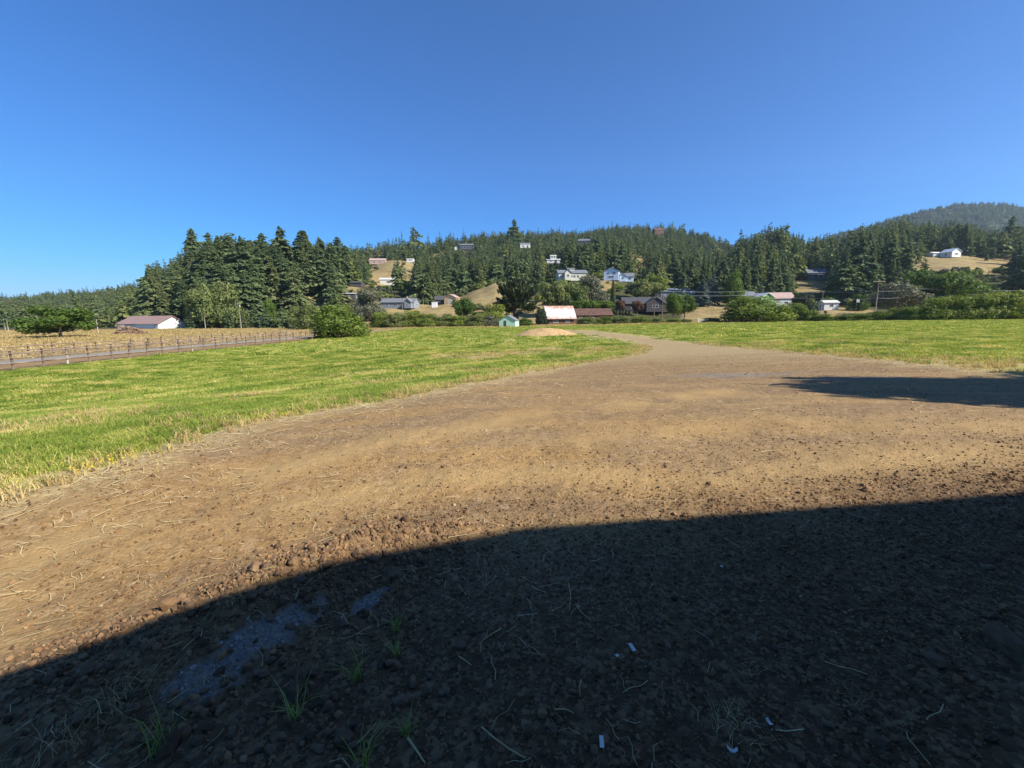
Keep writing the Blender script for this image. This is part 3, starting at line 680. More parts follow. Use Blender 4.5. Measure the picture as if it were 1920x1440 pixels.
house('tan_garage', 'tan gabled garage with pale trim beside the golden knoll', 848, 568, 242, 22, 16, R(-14), 'tan', 'roofpink', 'y', 7, .35, door=(0, 3.2, 2.4, 'cream'), cat='garage')
house('dark_barn', 'dark brown outbuilding next to the tan gabled garage', 828, 569, 246, 22, 13, R(10), 'darksiding', 'roofdark', 'x', 7, .5, cat='outbuilding')
house('white_shed', 'small white box shed right of the grey bungalow', 815, 574, 226, 9, 9, 0, 'white', 'offwhite', 'x', 2.5, .12, cat='shed', oh=.1)
house('hill_house', 'cream hillside house with grey roof and raised middle', 1071, 525, 270, 52, 18, R(5), 'cream', 'roofgrey', 'x', 10, .36, wins=[(-.75, .5, .06, .4), (-.1, .5, .08, .4), (.1, .5, .08, .4), (.35, .5, .08, .4)], wing=(-.42, .22, 3, 1.0, .8))
cup = MB(); hh = at(1071, 525, 270); e = [o for o in col.objects if o.name == 'hill_house'][0]
gable_body(4.4, 3.2, 1.1, .6, 'x').build('cupola', M['cream'], e).location = (-.5, .5, 5.6)
gable_roof(4.4, 3.2, 1.1, .6, 'x', .3).build('cupola_roof', M['roofgrey'], e).location = (-.5, .5, 5.6)
house('blue_house', 'pale blue two storey hillside house with white gable front', 1147, 524, 272, 26, 21, R(-18), 'paleblue', 'roofgrey', 'y', 9, .3, wins=[(-.4, .75, .2, .22), (.35, .75, .2, .22), (0, .3, .4, .22)])
house('blue_annex', 'low pale blue garage wing beside the two storey blue house', 1172, 524, 274, 28, 14, R(-10), 'paleblue', 'roofgrey', 'x', 7, .45, wins=[(.5, .5, .18, .5)], wing=(-.4, .4, 2.5, 1.0, .9), cat='garage')
house('white_villa', 'small white house with square upper storey among the conifers', 1037, 493, 430, 24, 7, 0, 'offwhite', 'offwhite', 'x', 8, .3, wins=[(-.4, .5, .12, .4), (.4, .5, .12, .4)])
v = [o for o in col.objects if o.name == 'white_villa'][0]
gable_body(5.5, 6, 3.2, 1.0, 'x').build('upper_storey', M['white'], v).location = (0, 0, 3.2); gable_roof(5.5, 6, 3.2, 1.0, 'x', .4).build('upper_roof', M['offwhite'], v).location = (0, 0, 3.2)
window(v, (-1.2, -3.05, 5.0), 1.4, 1.6, 'f'); window(v, (1.2, -3.05, 5.0), 1.4, 1.6, 'f')
house('ridge_house', 'white house with grey roof high in the hillside forest', 984, 463, 640, 18, 9, R(8), 'offwhite', 'roofgrey', 'x', 9, .3, wins=[(-.5, .5, .15, .4), (.4, .5, .15, .4)])
house('lookout_house', 'wide dark windowed house on the wooded ridge line', 875, 464, 640, 25, 11, 0, 'darksiding', 'roofgrey', 'x', 9, .25, wins=[(-.6, .5, .15, .5), (-.2, .5, .15, .5), (.2, .5, .15, .5), (.6, .5, .15, .5)])
house('ridge_cottage', 'tiny white cottage just left of the dark ridge house', 856, 463, 640, 6, 6, 0, 'white', 'offwhite', 'y', 5, .35, cat='cottage')
house('slope_house', 'dark timber house half hidden high on the wooded slope', 1095, 462, 720, 20, 10, R(-12), 'darksiding', 'roofgrey', 'x', 9, .35, wins=[(-.4, .5, .15, .4), (.3, .5, .15, .4)])
house('long_house', 'long pinkish roofed house at the top of the golden clearing', 709, 491, 526, 28, 10, R(6), 'roofpink', 'roofpink', 'x', 9, .4, wins=[(-.4, .5, .12, .4), (.3, .5, .12, .4)])
house('white_bungalow', 'low white bungalow at the right of the upper golden clearing', 770, 493, 515, 12, 6, 0, 'white', 'offwhite', 'x', 7, .3, wins=[(0, .5, .2, .4)])
house('crest_house', 'reddish brown house on the crest of the forested hill', 1234, 438, 840, 18, 11, R(10), 'brownsiding', 'roofbrown', 'x', 10, .4, wins=[(-.4, .5, .15, .4), (.4, .5, .15, .4)])
house('gable_house', 'grey roofed house with white gable above the twin trees', 1263, 552, 262, 50, 14, R(-8), 'greysiding', 'roofgrey', 'x', 9, .42, wins=[(-.5, .5, .1, .4), (-.1, .5, .1, .4)], wing=(.66, .26, 4, 1.0, .95))
house('white_trailer', 'small white trailer house behind the blue grey spruce', 1297, 545, 280, 10, 6, 0, 'white', 'offwhite', 'x', 3, .15, cat='trailer', oh=.1)
house('green_house', 'green gabled house with white trim behind the big dark bush', 1424, 574, 200, 24, 25, R(6), 'greensiding', 'white', 'y', 10, .3, wins=[(0, .7, .3, .25)])
house('grey_roof_house', 'grey roofed house behind the big bush left of the green gable', 1396, 574, 205, 26, 24, 0, 'greysiding', 'roofgrey', 'x', 8, .32, wins=[(-.3, .5, .15, .3)])
house('dormer_house', 'brown roofed house with white dormer right of the green gable', 1458, 575, 214, 40, 26, R(-5), 'offwhite', 'roofpink', 'x', 9, .4, wins=[(.3, .5, .15, .3)])
house('white_cottage', 'white cottage with dark window at the end of the bushes', 1476, 584, 180, 18, 22, R(-20), 'white', 'offwhite', 'y', 6, .3, wins=[(.2, .5, .25, .3)], cat='cottage')
house('white_cabin', 'white cabin with one dark window behind the dry slope', 1552, 580, 206, 24, 16, R(-6), 'white', 'offwhite', 'x', 5, .25, wins=[(.05, .55, .26, .4)], cat='cabin')
house('porch_house', 'dark green house with grey porch roof in the gap between conifers', 1526, 525, 330, 32, 18, R(-8), 'greysiding', 'roofgrey', 'x', 9, .42, wins=[(-.4, .4, .12, .4), (.3, .4, .12, .4)])
ph = [o for o in col.objects if o.name == 'porch_house'][0]
MB().slab([(-4.5, -7.5, 2.6), (7, -7.5, 2.6), (7, -4.4, 3.3), (-4.5, -4.4, 3.3)], .15).build('porch_roof', M['roofgrey'], ph)
for i in range(4): MB().box((-4 + i * 3.5, -7.2, 1.2), (.18, .18, 2.6)).build('porch_post', M['white'], ph)
house('white_gable_house', 'white house with pale blue gable beside the upper right clearing', 1781, 485, 345, 20, 14, R(10), 'white', 'paleblue', 'y', 8, .4, wins=[(0, .5, .3, .35)])
house('white_roof_house', 'low house with white roof left of the white gabled house', 1750, 480, 352, 14, 7, 0, 'offwhite', 'white', 'x', 6, .35)
house('flat_roof_house', 'dark house with flat white roof above the grey green tree', 656, 562, 240, 25, 13, R(4), 'darksiding', 'offwhite', 'x', 8, .12, wins=[(.2, .5, .15, .4)])
house('purple_house', 'dark purple house next to the orange leaved tree', 671, 541, 288, 20, 9, 0, 'darksiding', 'roofdark', 'x', 8, .35)
house('pale_roof_house', 'pale roofed house below the golden clearing', 727, 534, 328, 24, 12, R(6), 'offwhite', 'offwhite', 'x', 8, .3, wins=[(.2, .5, .2, .4)])
house('hidden_house', 'white roofed house behind the conifers at the field edge', 505, 606, 188, 16, 18, R(-25), 'offwhite', 'white', 'x', 6, .45)

# the dark barn behind the camera whose roof shades the yard
def shade_barn():
    e = empty('gambrel_barn', (15.5, -.72, 0)); tag(e, 'dark gambrel roofed barn whose gable end shades the gravel yard', 'barn')
    prof = [(-15.6, 2.68), (-13.1, 3.79), (-10.5, 5.05), (-8.0, 6.03), (-2.2, 6.97), (0, 7.27), (2.2, 6.97), (8.0, 6.03), (10.5, 5.05), (13.1, 3.79), (15.6, 2.68)]
    n = len(prof); m = MB()
    fr = [(x, 0, z) for x, z in prof] + [(15.2, 0, -.3), (-15.2, 0, -.3)]; bk = [(x, -22, z) for x, y, z in fr]
    k = len(fr); m.add(fr + bk, [tuple(range(k)), tuple(reversed(range(k, 2 * k))), (k - 1, 0, k, 2 * k - 1), (n - 1, n, k + n, k + n - 1)])
    m.build('wall', M['barn'], e)
    r = MB()
    for i in range(n - 1):
        (x0, z0), (x1, z1) = prof[i], prof[i + 1]
        r.slab([(x0, .06, z0 + .08), (x1, .06, z1 + .08), (x1, -22.3, z1 + .08), (x0, -22.3, z0 + .08)][::-1], .1)
    r.build('roof', M['roofdark'], e)
    d = MB().box((0, .05, 2), (4.2, .1, 4)).build('door', M['brownsiding'], e)
    MB().box((1.8, .13, 1.2), (.06, .06, .5)).build('handle', M['metal'], d)
shade_barn()

# ------------------------------------------------------------------ rail fences along the road
def rail_fence(label, off, ys, hgt, pale):
    x0 = fence_x(ys[0]) + off; e = empty('rail_fence', (x0, ys[0], Tf(x0, ys[0]))); tag(e, label, 'fence')
    o = e.location; pm = {}
    for key in ('wood', 'palewood'):
        m = MB(); m.tube([(0, 0, -.4), (.0, 0, hgt * .5), (.012, .01, hgt)], [.085, .08, .075], 7); pm[key] = m.mesh('post', M[key], True)
    P = []
    for y in ys:
        y2 = y + random.uniform(-.12, .12); x = fence_x(y2) + off + random.uniform(-.05, .05); z = Tf(x, y2)
        P.append(Vector((x, y2, z)) - o)
        p = put('post', pm['palewood' if random.random() < pale else 'wood'], e); p.location = P[-1]
        p.rotation_euler = (random.gauss(0, .02), random.gauss(0, .02), random.random() * 6); p.scale.z = random.uniform(.95, 1.06)
    for i in range(len(P) - 1):
        for hz in (.36, .63, .90):
            a = P[i] + Vector((.09, 0, hgt * hz + random.gauss(0, .015))); b = P[i + 1] + Vector((.09, 0, hgt * hz + random.gauss(0, .015)))
            m = MB(); md = (a + b) / 2 + Vector((0, 0, -random.random() * .03)); dv = (b - a).normalized() * .12
            m.tube([a - dv, md, b + dv], [.06, .062, .058], 6); m.build('rail', M['railwood'], e)
    return e
rail_fence('weathered rail fence between the green field and the road', 0, [24 + 1.95 * i for i in range(33)], 1.5, .22)
rail_fence('weathered rail fence between the road and the golden pasture', BACK, [26 + 2.3 * i for i in range(30)], 1.42, .3)

# ------------------------------------------------------------------ utility poles and cables
POLES = {}
def pole(key, label, px, pyt, pyb, D, arm=0, mat='polewood', transformer=False, r=.13, group=None):
    p = at(px, pyb, D); top = CAMZ + ray(px, pyt)[2] / ray(px, pyt)[1] * D
    h = max(top - p.z, 3)
    e = empty('utility_pole', p, random.uniform(-.15, .15)); tag(e, label, 'pole', group)
    MB().tube([(0, 0, -.5), (0, 0, h * .5), (0, 0, h)], [r, r * .85, r * .7], 8).build('post', M[mat], e, True)
    if arm:
        a = MB().box((0, -.13, h - .35), (arm, .1, .13)).build('crossarm', M[mat], e)
        for s in (-.45, 0.05, .45):
            MB().tube([(s * arm, -.13, h - .285), (s * arm, -.13, h - .1)], [.05, .03], 6).build('insulator', M['offwhite'], a)
    if transformer: MB().tube([(.3, -.1, h - 1.7), (.3, -.1, h - 1.65), (.3, -.1, h - .85), (.3, -.1, h - .8)], [.1, .22, .22, .1], 10).build('transformer', M['metal'], e, True)
    POLES[key] = (p, h, px); return e
pole('a', 'pale pole with crossarm near the far left road end', 16, 598, 620, 150, 2.2, 'palewood')
pole('a2', 'thin bare pole beyond the round green tree', 10, 603, 617, 175, 0, 'palewood')
pole('b', 'pale pole with crossarm between round tree and brush pile', 184, 588, 622, 125, 1.8, 'palewood')
pole('c', 'short pale pole without crossarm right of the white barn', 384, 586, 603, 170, 0, 'palewood')
pole('d', 'pale pole with transformer before the dark conifers', 451, 568, 602, 172, 1.0, 'palewood', True)
pole('e', 'wooden pole with crossarm in front of the grey bungalow', 755, 558, 586, 205, 1.8)
pole('f', 'thin wooden pole right of the grey bungalow', 794, 553, 578, 224, 0)
pole('g', 'thin wooden pole beside the small white shed', 803, 558, 577, 228, 0)
pole('h', 'thin wooden pole before the tan gabled garage', 841, 553, 580, 225, 0)
pole('i', 'tall brown pole with crossarm left of the twin trees', 1241, 545, 596, 166, 1.2, 'wood', False, .2)
pole('j', 'shorter brown pole beside the tall crossarm pole and hedge', 1226, 556, 598, 164, 1.0, 'wood', False, .18)
pole('k', 'slim pole above the grey roof behind the big bush', 1399, 544, 580, 190, 0)
pole('l', 'slim pole next to the green gabled house', 1414, 542, 580, 194, 0)
pole('m', 'brown pole with short crossarm on the dry slope', 1539, 546, 590, 172, .8, 'polewood', False, .15)
pole('n', 'tall pale pole with wide white crossarm above the hedge', 1640, 526, 594, 150, 4.4, 'palewood', False, .17)
pole('o', 'brown pole behind the hedge below the bright rounded tree', 1713, 540, 590, 165, .6, 'polewood', False, .14)
pole('p', 'dark pole rising behind the tall hedge', 2010, 530, 590, 165, .8, 'wood', False, .14)
ROWS = {'i': (546, 553), 'k': (546, 553.5), 'm': (547, 560), 'n': (546, 559), 'o': (541.5, 555), 'p': (544, 556)}   # photo rows where the cables meet each pole
def cable(k0, k1, lv, label, sag):
    ends = []
    for k in (k0, k1):
        p, h, px_ = POLES[k]; d = ray(px_, ROWS[k][lv]); z = CAMZ + d[2] / d[1] * p.y; ends.append(Vector((p.x, p.y - .14, min(z, p.z + h - .05))))
    a, b = ends
    pts = [a.lerp(b, t) - Vector((0, 0, 4 * sag * t * (1 - t))) for t in np.linspace(0, 1, 13)]
    m = MB(); o = a.copy(); m.tube([x - o for x in pts], [.035] * 13, 5)
    w = m.build('power_cable', M['wire']); w.location = o; tag(w, label, 'cable')
chain = ['i', 'k', 'm', 'n', 'o', 'p']
names = {'i': 'crossarm pole by the twin trees', 'k': 'slim pole behind the big bush', 'm': 'pole on the dry slope', 'n': 'wide white crossarm pole', 'o': 'pole below the bright tree', 'p': 'pole behind the tall hedge'}
for a, b in zip(chain[:-1], chain[1:]):
    for lv, nm in ((0, 'upper'), (1, 'lower')):
        cable(a, b, lv, '%s cable from %s to %s' % (nm, names[a], names[b]), .35)
# small flag on its pole
p = at(1604, 585, 185); e = empty('flagpole', p); tag(e, 'slim flagpole with a small pale flag by the shrubs', 'flagpole')
MB().tube([(0, 0, -.3), (0, 0, 7)], [.06, .04], 6).build('post', M['metal'], e)
fv = [(0.05 + .22 * i, .1 * math.sin(i * 1.3), 6.9 - k * 1.3 - .06 * i) for i in range(6) for k in (0, 1)]
MB().add(fv, [(2 * i, 2 * i + 1, 2 * i + 3, 2 * i + 2) for i in range(5)]).build('flag', M['white'], e)
# white field gate at the far edge
p = at(1318, 604, 150); e = empty('field_gate', p); tag(e, 'small white field gate at the far grass edge', 'gate')
for x in (-1.6, 1.6): MB().box((x, 0, .6), (.25, .2, 1.8)).build('post', M['white'], e)
for z in (.35, .75, 1.15): MB().box((0, 0, z), (3.0, .06, .12)).build('bar', M['offwhite'], e)

# ------------------------------------------------------------------ named trees and shrubs
LP = leafy_plant
LP('round_tree', 'broad rounded green tree alone in the golden pasture', 'tree', 115, 633, 97, 108, 571, 'green', 'low')
LP('willow_bush', 'big round leafy bush at the end of the rail fences', 'bush', 640, 633, 84, 104, 568, 'hedge')
LP('wide_oak', 'olive broadleaf tree in front of the dark conifers by the barn', 'tree', 415, 603, 182, 85, 520, 'olive')
LP('wide_oak', 'tan tinged broadleaf tree left of the transformer pole', 'tree', 385, 604, 186, 60, 525, 'olive')
LP('leafy_tree', 'yellow green sapling beside the transformer pole', 'tree', 508, 600, 183, 30, 556, 'bright')
LP('leafy_tree', 'dark leafy tree behind the round fence end bush', 'tree', 578, 612, 150, 60, 563, 'olive')
LP('autumn_tree', 'small orange leaved tree on the wooded slope', 'tree', 648, 542, 300, 20, 518, 'autumn', 'tree')
LP('pale_tree', 'yellow tinged young tree beside the orange one', 'tree', 660, 540, 305, 18, 517, 'bright', 'tree')
LP('grey_green_tree', 'grey green thin leaved tree below the flat white roof', 'tree', 692, 583, 200, 62, 541, 'greyg')
for i, (px, pb, D, w, t, mt) in enumerate([(715, 612, 152, 44, 583, 'hedge'), (745, 613, 150, 50, 582, 'olive'), (772, 612, 152, 48, 580, 'hedge'), (803, 613, 150, 50, 586, 'hedge'), (832, 612, 151, 44, 586, 'olive'), (860, 612, 150, 44, 588, 'hedge'), (893, 612, 149, 46, 588, 'olive'), (918, 611, 150, 40, 590, 'greyg')]):
    LP('shrub', 'dense green shrub in the row behind the dry grass strip', 'shrub', px, pb, D, w, t, mt, 'shrub', 'shrubs in a row behind the dry grass strip')
LP('bay_tree', 'bright green round topped tree on bare stems among shrubs', 'tree', 868, 606, 160, 40, 559, 'green', 'tree')
LP('plum_tree', 'dark green round tree left of the mint green shed', 'tree', 928, 606, 158, 60, 568, 'hedge')
LP('shrub', 'low green shrub right of the mint green shed', 'shrub', 983, 611, 146, 36, 594, 'green')
LP('ivy_bush', 'dark ivy covered bush against the rust streaked barn', 'bush', 1015, 608, 160, 22, 571, 'cypress')
LP('pine_tree', 'olive pine with open crown behind the rust streaked barn', 'tree', 1037, 592, 190, 54, 520, 'olive', 'tree')
LP('willow_tree', 'billowy pale green tree behind the long brown shed', 'tree', 1078, 590, 192, 54, 522, 'olive')
LP('willow_tree', 'light green feathery tree below the cream hillside house', 'tree', 1110, 585, 200, 72, 516, 'greyg')
LP('low_tree', 'low bright green canopy above the long brown shed', 'tree', 1112, 592, 185, 76, 563, 'bright', 'tree')
LP('oak_tree', 'brownish green spreading tree below the blue house', 'tree', 1205, 570, 228, 66, 523, 'olive', 'tree')
LP('oak_tree', 'dark green rounded tree right of the blue garage wing', 'tree', 1232, 560, 240, 40, 515, 'hedge', 'tree')
LP('red_tree', 'small reddish tree at the left end of the dark house', 'tree', 1163, 583, 190, 20, 562, 'rusty', 'tree')
LP('red_tree', 'small reddish tree before the gable of the dark house', 'tree', 1195, 584, 188, 24, 563, 'rusty', 'tree')
LP('twin_tree', 'left leaning tree of the bright green pair by the pole', 'tree', 1262, 593, 170, 42, 550, 'bright', 'tree')
LP('twin_tree', 'larger darker tree of the bright green pair by the pole', 'tree', 1283, 592, 172, 46, 551, 'green', 'tree')
LP('yellow_green_tree', 'tall yellow green tree behind the big dark bush', 'tree', 1374, 580, 205, 40, 505, 'bright')
LP('dark_bush', 'very big dark green bush at the field edge', 'bush', 1420, 605, 146, 128, 553, 'hedge')
LP('dark_bush', 'middle sized green bush right of the very big bush', 'bush', 1484, 604, 144, 50, 566, 'hedge')
LP('shrub', 'leafy shrub where the low hedge begins by the bushes', 'shrub', 1514, 603, 140, 34, 577, 'hedge')
LP('leafy_tree', 'dark leafy tree beside the white cabin', 'tree', 1500, 590, 195, 52, 548, 'cypress')
for i, (px, w, t, D) in enumerate([(1100, 40, 592, 154), (1132, 40, 592, 154), (1165, 44, 591, 154), (1200, 40, 592, 154), (1232, 36, 594, 154), (1262, 34, 596, 153), (1285, 26, 597, 153), (1335, 36, 594, 151)]):
    LP('bramble_shrub', 'low dark bramble shrub at the far edge of the grass', 'shrub', px, 606, D, w, t, 'hedge' if i % 2 else 'olive', 'shrub', 'bramble shrubs at the far grass edge')
for i, (px, w, t, D) in enumerate([(1545, 44, 588, 136), (1580, 44, 588, 134), (1615, 46, 586, 132), (1650, 48, 582, 130), (1684, 46, 575, 127)]):
    LP('hedge_shrub', 'clipped low hedge shrub below the utility poles', 'shrub', px, 602, D, w, t, 'hedge', 'shrub', 'low hedge shrubs below the poles')
for i, (px, w, t, D) in enumerate([(1712, 52, 570, 123), (1750, 66, 555, 121), (1792, 72, 546, 120), (1835, 74, 543, 119), (1880, 76, 542, 118), (1925, 76, 541, 117), (1975, 80, 546, 116)]):
    LP('tall_hedge_shrub', 'tall bushy hedge shrub with sunlit top at the right field edge', 'shrub', px, 601, D, w, t, 'hedge', 'shrub', 'tall hedge shrubs at the right field edge')
LP('maple_tree', 'bright green dome shaped tree behind the tall hedge', 'tree', 1763, 585, 172, 112, 508, 'green', 'tree')
LP('bare_tree', 'grey thinly leaved spreading tree beside the wide crossarm pole', 'tree', 1672, 588, 168, 94, 526, 'greyg', 'tree')
LP('leafy_tree', 'pale green tree left of the wide crossarm pole', 'tree', 1610, 582, 200, 30, 552, 'green')
# clipped saplings standing in a line
for i in range(6):
    LP('sapling', 'small dark clipped sapling in the line beside the dark house', 'sapling', 1150 + i * 6, 592, 183, 5, 580 + (i % 2), 'cypress', 'tree', 'clipped saplings in a line')
p = at(1148, 586, 188); e = empty('columnar_cypress', p, 0, (1.5, 1.5, 15)); tag(e, 'slim dark columnar cypress left of the dark house', 'tree')
put('crown', np_mesh('crown', *lobe_crown([(0, 0, .1 + .09 * i, .9 - .06 * i, .9 - .06 * i, .1) for i in range(10)], 2500, .03), M['cypress']), e); put('trunk', trunk_mesh('trunk', M['bark'], .1, .8), e)

# the big windswept cypress behind the mint shed
def big_cypress():
    p = at(967, 604, 168); e = empty('monterey_cypress', p, 0, (1, 1, 1.2)); tag(e, 'huge dark fan shaped cypress with a thick trunk behind the mint shed', 'tree')
    m = MB(); m.tube([(0, 0, -.6), (.1, 0, 2), (.0, .2, 4.5), (.3, 0, 8)], [1.5, 1.15, 1.1, .6], 9)
    V, Fq = [], []; C = []; A = []; B = []
    for i in range(95):
        a = rng.random() * 6.283; el = rng.uniform(-.02, 1.3) ** 1.0; L = rng.uniform(6.0, 10.6) * (1.0 if el < .9 else .9)
        d = np.array([math.cos(a) * math.cos(el), math.sin(a) * math.cos(el), math.sin(el)]); st = np.array([0, 0, rng.uniform(4, 6.5)])
        tip = st + d * L; tip[2] = min(tip[2] - .6 * (1 - math.sin(el)), 16.8)
        if i < 26: m.tube([tuple(st), tuple((st + tip) / 2 + np.array([0, 0, .4])), tuple(tip)], [.32, .18, .05], 5)
        n = 120; s = rng.uniform(.42, 1.05, n) ** .8; w = .9 * (1.2 - .6 * s)
        c = st + (tip - st) * s[:, None] + rng.normal(0, 1, (n, 3)) * w[:, None] * np.array([.75, .75, .38])
        dv = d * .9 + rng.normal(0, .35, (n, 3)); dv /= np.linalg.norm(dv, axis=1, keepdims=True)
        sd_ = np.cross(dv, np.array([0, 0, 1.]) + rng.normal(0, .5, (n, 3))); sd_ /= np.linalg.norm(sd_, axis=1, keepdims=True)
        l = rng.uniform(.25, .6, n); C.append(c); A.append(dv * l[:, None]); B.append(sd_ * (l * .45)[:, None])
    m.build('trunk', M['bark'], e, True)
    put('crown', np_mesh('crown', *quads(np.concatenate(C), np.concatenate(A), np.concatenate(B)), M['cypress']), e)
big_cypress()
def conifer(label, px, pyb, D, pyt, wfac, proto, group=None, name='conifer_tree'):
    p = at(px, pyb, D); h = (project(p.x, p.y, p.z)[1] - pyt) * D / F
    e = empty(name, p, random.uniform(0, 6.28), (h * wfac, h * wfac, h)); put('crown', proto[0], e); put('trunk', proto[1], e)
    return tag(e, label, 'tree', group)
conifer('blue grey spruce with a wide skirt beside the twin trees', 1318, 575, 203, 522, 1.15, SP, name='blue_spruce')
conifer('blue grey spruce with pointed top behind the wide skirted spruce', 1336, 572, 212, 512, .95, SP, name='blue_spruce')
conifer('tall narrow fir rising above the blue grey spruces', 1326, 565, 240, 488, .8, CON[3])
conifer('bare topped dead fir between the gable house and the spruces', 1281, 560, 262, 503, .7, CON[4])
conifer('spindly thin fir standing in the golden clearing', 749, 560, 300, 490, .95, CON[4])
conifer('small dark fir at the foot of the golden clearing', 738, 530, 390, 505, 1.2, CON[0])
for px, pt, D, wf in ((478, 572, 178, 1.3), (500, 580, 174, 1.4), (530, 575, 172, 1.35), (556, 580, 168, 1.4), (360, 585, 176, 1.5), (375, 580, 178, 1.4), (430, 580, 176, 1.4), (455, 583, 175, 1.4)):
    conifer('young bushy conifer at the edge of the golden pasture', px, 604, D, pt, wf, CON[random.randrange(3)], 'young conifers along the pasture edge')
# trees just right of the view whose crowns shade the yard
for lab, x, y, w, h, mt in (('leafy yard tree shading the gravel right of the barn', 20.6, 3.9, 5.6, 10.5, 'hedge'), ('taller leafy yard tree beyond the first one', 24.6, 4.4, 5.6, 10.8, 'hedge')):
    e = empty('yard_tree', (x, y, Tf(x, y)), .4, (w, w, h)); tag(e, lab, 'tree')
    cr = np_mesh('crown', *lobe_crown(random_lobes(26, .36, (.15, .22), .34, .84), 26000, .017, .4), M[mt]); tr = leafy(mt, 'tree')[1]; put('crown', cr, e); put('trunk', tr, e)

# ------------------------------------------------------------------ hillside conifers
PXD = [-500, 0, 180, 230, 330, 560, 640, 680, 720, 800, 850, 930, 1000, 1040, 1100, 1200, 1240, 1300, 1400, 1480, 1520, 1600, 1700, 1920, 2600]
DMIN = [260, 250, 240, 215, 196, 198, 215, 250, 300, 240, 285, 300, 300, 305, 300, 300, 270, 255, 225, 225, 235, 222, 215, 212, 212]
nc = 33000
D = np.sqrt(rng.uniform(196 ** 2, 460 ** 2, 9000)); D = np.concatenate([D, np.sqrt(rng.uniform(460 ** 2, 1000 ** 2, nc - 9000))])
U = rng.uniform(-1.5, 1.6, nc); fx, fy = U * D, D; fz = T(fx, fy)
px, py = project(fx, fy, fz)
hgt = rng.uniform(13, 22, nc) + np.where((px > 370) & (px < 700) & (D < 290), rng.uniform(0, 6, nc), 0) + np.where((px > 1380) & (D < 400), rng.uniform(0, 4, nc), 0)
hgt = np.where((px > 830) & (px < 1380) & (D > 450), hgt * .85, hgt); hgt = np.where(px < 285, hgt * .8, hgt)
hgt *= (.7 + .5 * fbm(fx / 25, fy / 25, 81)) * rng.lognormal(0, np.where(D < 450, .13, .2), nc) * np.where(px < 285, .85, 1) * np.where((px > 1700) & (D > 330), .85, 1)
wid = hgt * .20
ptop = project(fx, fy, fz + hgt)[1]; hw = wid * F / D
ok = D > np.interp(px, PXD, DMIN) + rng.normal(0, 6, nc)
ok &= (fz - base_z(fx, fy) > .3) | (px < 330)
for x0, y0, x1, y1, DD in CLEAR:
    over = (px + hw > x0) & (px - hw < x1) & (ptop < y1 - 2) & (py > y0) & (D < DD + 2)
    ok &= ~(over & (rng.random(nc) < .97))
for x0, y0, x1, y1, DD, wx, wy, rr in HOUSES:
    ok &= ~((px + hw * .8 > x0) & (px - hw * .8 < x1) & (ptop < y1) & (py > y0) & (D < DD))
    ok &= np.hypot(fx - wx, fy - wy) > rr
dens = fbm(fx / 60, fy / 60, 83)
ok &= (rng.random(nc) < np.where(D < 460, 1.0, .62 + .5 * dens))
keep = np.where(ok)[0]
order = keep[np.argsort(-(hgt / D)[keep])]
vis = (px > -30) & (px < 1950)
ZONES = [(330, 'low wood beyond the white barn'), (450, 'dense stand just right of the white barn'), (560, 'dense stand above the transformer pole'), (720, 'dense stand left of the golden clearing'),
         (870, 'slope above the grey bungalow'), (1000, 'slope above the golden knoll'), (1120, 'slope around the cream hillside house'), (1240, 'slope around the pale blue house'), (1360, 'slope behind the blue grey spruces'),
         (1510, 'steep hill behind the green gabled house'), (1640, 'steep hill right of the porch house'), (1760, 'wooded hill left of the upper right clearing'), (9999, 'wooded hill around the upper right clearing')]
ZQ = [16, 34, 34, 34, 26, 16, 14, 14, 22, 26, 22, 16, 16]
near = []; zone_of = {}; cnt = [0] * len(ZONES)
for i in order:
    if not vis[i]: continue
    zi = next(k for k, z in enumerate(ZONES) if px[i] < z[0])
    if cnt[zi] < ZQ[zi]: cnt[zi] += 1; near.append(i); zone_of[i] = zi
nearset = set(near)
rest = np.array([i for i in keep if i not in nearset and -200 < px[i] < 2150])
for i in near:
    zi = zone_of[i]; zd = np.median([D[j] for j in near if zone_of[j] == zi])
    row = 'in front of' if D[i] < zd else 'farther back in'; sz = 'tall' if hgt[i] > 20 else 'smaller'
    z = '%s conifer %s the %s' % (sz, 'at the front of' if row == 'in front of' else row, ZONES[zi][1])
    k = 2 if (px[i] > 330 and px[i] < 560 and random.random() < .5) else random.randrange(6)
    wf = random.uniform(1.15, 1.6) if 300 < px[i] < 720 else random.uniform(.95, 1.3)
    e = empty('conifer_tree', (fx[i], fy[i], fz[i]), random.uniform(0, 6.28), (hgt[i] * wf, hgt[i] * wf, hgt[i]))
    tag(e, z, 'tree', z.replace('conifer', 'conifers', 1)); put('crown', CON[k][0], e); put('trunk', CON[k][1], e)
n = len(rest); wf = rng.uniform(.9, 1.35, n)
scatter('hillside_forest', np.stack([fx, fy, fz], -1)[rest], spin(n, .02), np.stack([hgt[rest] * wf, hgt[rest] * wf, hgt[rest]], -1), FARCON, rng.choice(7, n, p=[.24, .2, .14, .2, .08, .1, .04]), 'dense conifer forest covering the hills behind the houses', 'forest')
